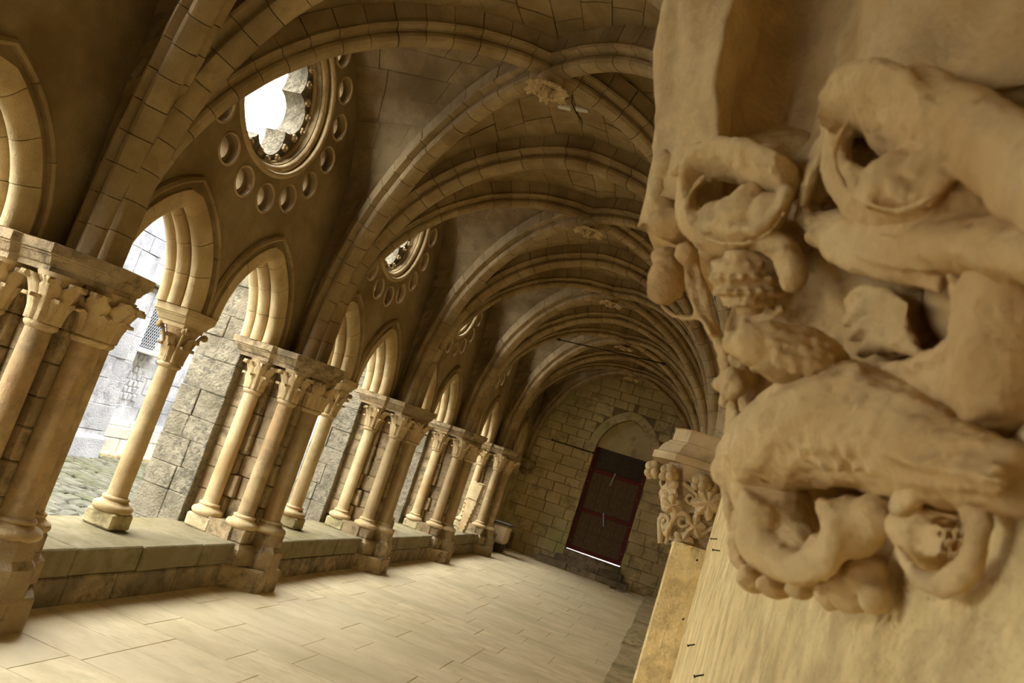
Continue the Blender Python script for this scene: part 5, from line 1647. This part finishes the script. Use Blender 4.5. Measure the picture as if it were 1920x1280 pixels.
        ('e', [0.0212, 0.8863, 2.651, 0.0049, 0.001, 0.0016, -0.0014, -0.0012, 0.005, -0.0013, 0.005, 0.0008]),
    ],
    'small_scroll': [
        ('t', 1.2, [(-0.0125, 0.8716, 2.72, 0.0106), (0.0095, 0.8426, 2.713, 0.0136), (0.0267, 0.8209, 2.7, 0.0165), (0.0386, 0.8101, 2.679, 0.014), (0.0443, 0.8065, 2.665, 0.0139)]),
        ('e', [0.0419, 0.8086, 2.67, 0.0139, 0.003, 0.0046, -0.004, -0.0033, 0.0141, -0.0038, 0.0143, 0.0023]),
    ],
    'forked_stub': [
        ('t', 1, [(0.033, 0.8899, 2.619, 0.0082), (0.0346, 0.879, 2.641, 0.0058), (0.0276, 0.8826, 2.659, 0.0082)]),
        ('t', 1, [(0.0346, 0.879, 2.641, 0.0052), (0.0434, 0.8609, 2.654, 0.0068)]),
    ],
}
cloud = bpy.data.textures.new('carving_wear', 'CLOUDS')
cloud.noise_scale = .035
cloud.noise_depth = 3
fine = bpy.data.textures.new('chisel_marks', 'CLOUDS')
fine.noise_scale = .011
fine.noise_depth = 2
big = thing('carved_corbel', (XW, .8, 2.35), 'large worn foliage and beast corbel filling the right foreground', 'corbel')
def ellipsoid_vf(d, seg=16, rings=11):
    c, a, b_, e = Vector(d[0:3]), Vector(d[3:6]), Vector(d[6:9]), Vector(d[9:12])
    vs, f = [], []
    for i in range(rings + 1):
        th = math.pi * i / rings
        for j in range(seg):
            ph = 2 * math.pi * j / seg
            vs.append(tuple(c + a * math.sin(th) * math.cos(ph) + b_ * math.cos(th) + e * math.sin(th) * math.sin(ph)))
    for i in range(rings):
        for j in range(seg):
            k = (j + 1) % seg
            f.append((i * seg + j, i * seg + k, (i + 1) * seg + k, (i + 1) * seg + j))
    return vs, f
def spline(pts, m=4):
    out = []
    n = len(pts)
    for i in range(n - 1):
        p0, p1, p2, p3 = pts[max(0, i - 1)], pts[i], pts[i + 1], pts[min(n - 1, i + 2)]
        for k in range(m):
            t = k / m
            out.append([.5 * (2 * b_ + (c - a) * t + (2 * a - 5 * b_ + 4 * c - d) * t * t + (3 * b_ - a - 3 * c + d) * t ** 3) for a, b_, c, d in zip(p0, p1, p2, p3)])
    out.append(list(pts[-1]))
    return out
def flat_tube_vf(pts, flat, seg=10):
    """tube, stretched by FLAT in depth (along the view of the wall, +y)"""
    P = spline(pts)
    vs, f = [], []
    n = len(P)
    D = Vector((0, 1, 0))
    for i in range(n):
        p = Vector(P[i][:3])
        t = (Vector(P[min(i + 1, n - 1)][:3]) - Vector(P[max(i - 1, 0)][:3])).normalized()
        d = (D - t * D.dot(t)).normalized()
        s = t.cross(d)
        r = max(.001, P[i][3])
        for k in range(seg):
            a = 2 * math.pi * k / seg
            vs.append(tuple(p + s * math.cos(a) * r + d * math.sin(a) * r * flat))
    for i in range(n - 1):
        for k in range(seg):
            l = (k + 1) % seg
            f.append((i * seg + k, i * seg + l, (i + 1) * seg + l, (i + 1) * seg + k))
    f.append(tuple(range(seg))[::-1])
    f.append(tuple((n - 1) * seg + k for k in range(seg)))
    return vs, f
for part, prims in CARVING.items():
    vf = []
    for p in prims:
        vf.append(ellipsoid_vf(p[1]) if p[0] == 'e' else flat_tube_vf(p[2], p[1]))
    o = obj(part, *join_vf(*vf), 'corbel', big, True)
    fix_normals(o.data)
    rm = o.modifiers.new('union', 'REMESH')
    rm.mode = 'VOXEL'
    rm.voxel_size = .004 if part in ('bell',) else .0028
    rm.use_smooth_shade = True
    sm = o.modifiers.new('soften', 'SMOOTH')
    sm.iterations = {'creature_body': 8, 'hollow_rim': 14, 'broken_leaf_edge': 12, 'berry': 4, 'grape_cluster': 4, 'wing': 7, 'large_curled_leaf': 12, 'beaked_curl': 12}.get(part, 9)
    sm.factor = .5
    dp = o.modifiers.new('wear', 'DISPLACE')
    dp.texture = cloud
    dp.texture_coords = 'GLOBAL'
    dp.strength = .010
    dp.mid_level = .5
    if part != 'bell':
        d2 = o.modifiers.new('chisel', 'DISPLACE')
        d2.texture = fine
        d2.texture_coords = 'GLOBAL'
        d2.strength = .0035 if part == 'creature_body' else .002
        d2.mid_level = .5

# broken springer block above it
plan = [(XW + .02, .58), (.12, .645), (.065, .70), (.035, .76), (.045, .86), (.04, .95), (.0, 1.0), (-.05, .99), (-.065, .93), (-.08, .905), (-.12, .95), (-.16, 1.0), (-.168, 1.08), (-.165, 1.3), (XW + .02, 1.3)]
def dense(pl_, m):
    out = []
    for a, b_ in zip(pl_, pl_[1:] + pl_[:1]):
        for k in range(m):
            out.append((a[0] + (b_[0] - a[0]) * k / m, a[1] + (b_[1] - a[1]) * k / m))
    return out
pd = dense(plan, 6)
vs, fs = [], []
NZ = 34
for k in range(NZ + 1):
    z = 2.80 + .95 * k / NZ
    for x, yy in pd:
        fl = (z - 2.85) * .22
        w = noise.fractal(Vector((x * 9, yy * 9, z * 5)), .8, 2.0, 4) * .016
        g = max(0, .19 - x) / .36
        vs.append((x - fl * g + w, yy + w - .03 * max(0, (z - 3.1)), z + (noise.noise(Vector((x * 14, yy * 14, 3))) * .05 if k == 0 else 0)))
n = len(pd)
for k in range(NZ):
    for i in range(n):
        j = (i + 1) % n
        fs.append((k * n + i, k * n + j, (k + 1) * n + j, (k + 1) * n + i))
fs.append(tuple(range(n)))
fs.append(tuple(NZ * n + i for i in range(n)))
sb = obj('broken_springer', vs, fs, 'corbel', big, True)
fix_normals(sb.data)

# nails in the wall
nails = [((XW, 3.995, 2.404), (-1, 0, -.3)), ((XW, 3.522, 2.361), (-1, .3, -.2)), ((XW, 3.467, 1.98), (-1, -.3, -.5)), ((XW, 2.6, 2.012), (-1, .2, -.6)), ((.15, 4.822, 2.25), (.2, -1, .4)), ((.172, 4.822, 1.93), (-.3, -1, -.3))]
where = ['beside the mid distance corbel', 'lower right of the mid distance corbel', 'bent, halfway down the bare wall', 'lowest and nearest the camera', 'on the pilaster edge under the corbel', 'on the pilaster edge halfway down']
for i, (p, d) in enumerate(nails):
    d = Vector(d).normalized()
    p = Vector(p)
    t = p + d * (.028 if d.x < -.5 else .02)
    o = obj('wall_nail', *join_vf(tube_vf([p, t], .0028, 6), tube_vf([t, t + d * .003], .0055, 7)), 'iron')
    o['label'] = 'rusty nail in the right wall, ' + where[i]
    o['category'] = 'nail'
    o['group'] = 'nails in the plastered wall'

# crack in the vault beside the nearest boss, bridged by two pale mortar tabs
for i, (x0, x1) in enumerate(((-2.66, -2.50), (-2.44, -2.28))):
    o = block('mortar_tab', x0, x1, 8.57, 8.65, 6.655 + .012 * i, 6.70, 'outlight', None, .006, .004)
    o['label'] = ['pale mortar tab left of the vault crack near the first boss', 'pale mortar tab right of the vault crack near the first boss'][i]
    o['category'] = 'mortar tab'
    o['group'] = 'mortar tabs bridging the vault crack'
ck = [(-2.44, 7.95, 6.67), (-2.42, 8.2, 6.675), (-2.47, 8.45, 6.675), (-2.45, 8.7, 6.685), (-2.40, 8.9, 6.69), (-2.42, 9.1, 6.69)]
o = obj('vault_crack', *tube_vf(ck, [.003, .008, .007, .009, .006, .003], 5), 'iron')
o['label'] = 'dark crack running along the vault beyond the first boss'
o['category'] = 'crack'
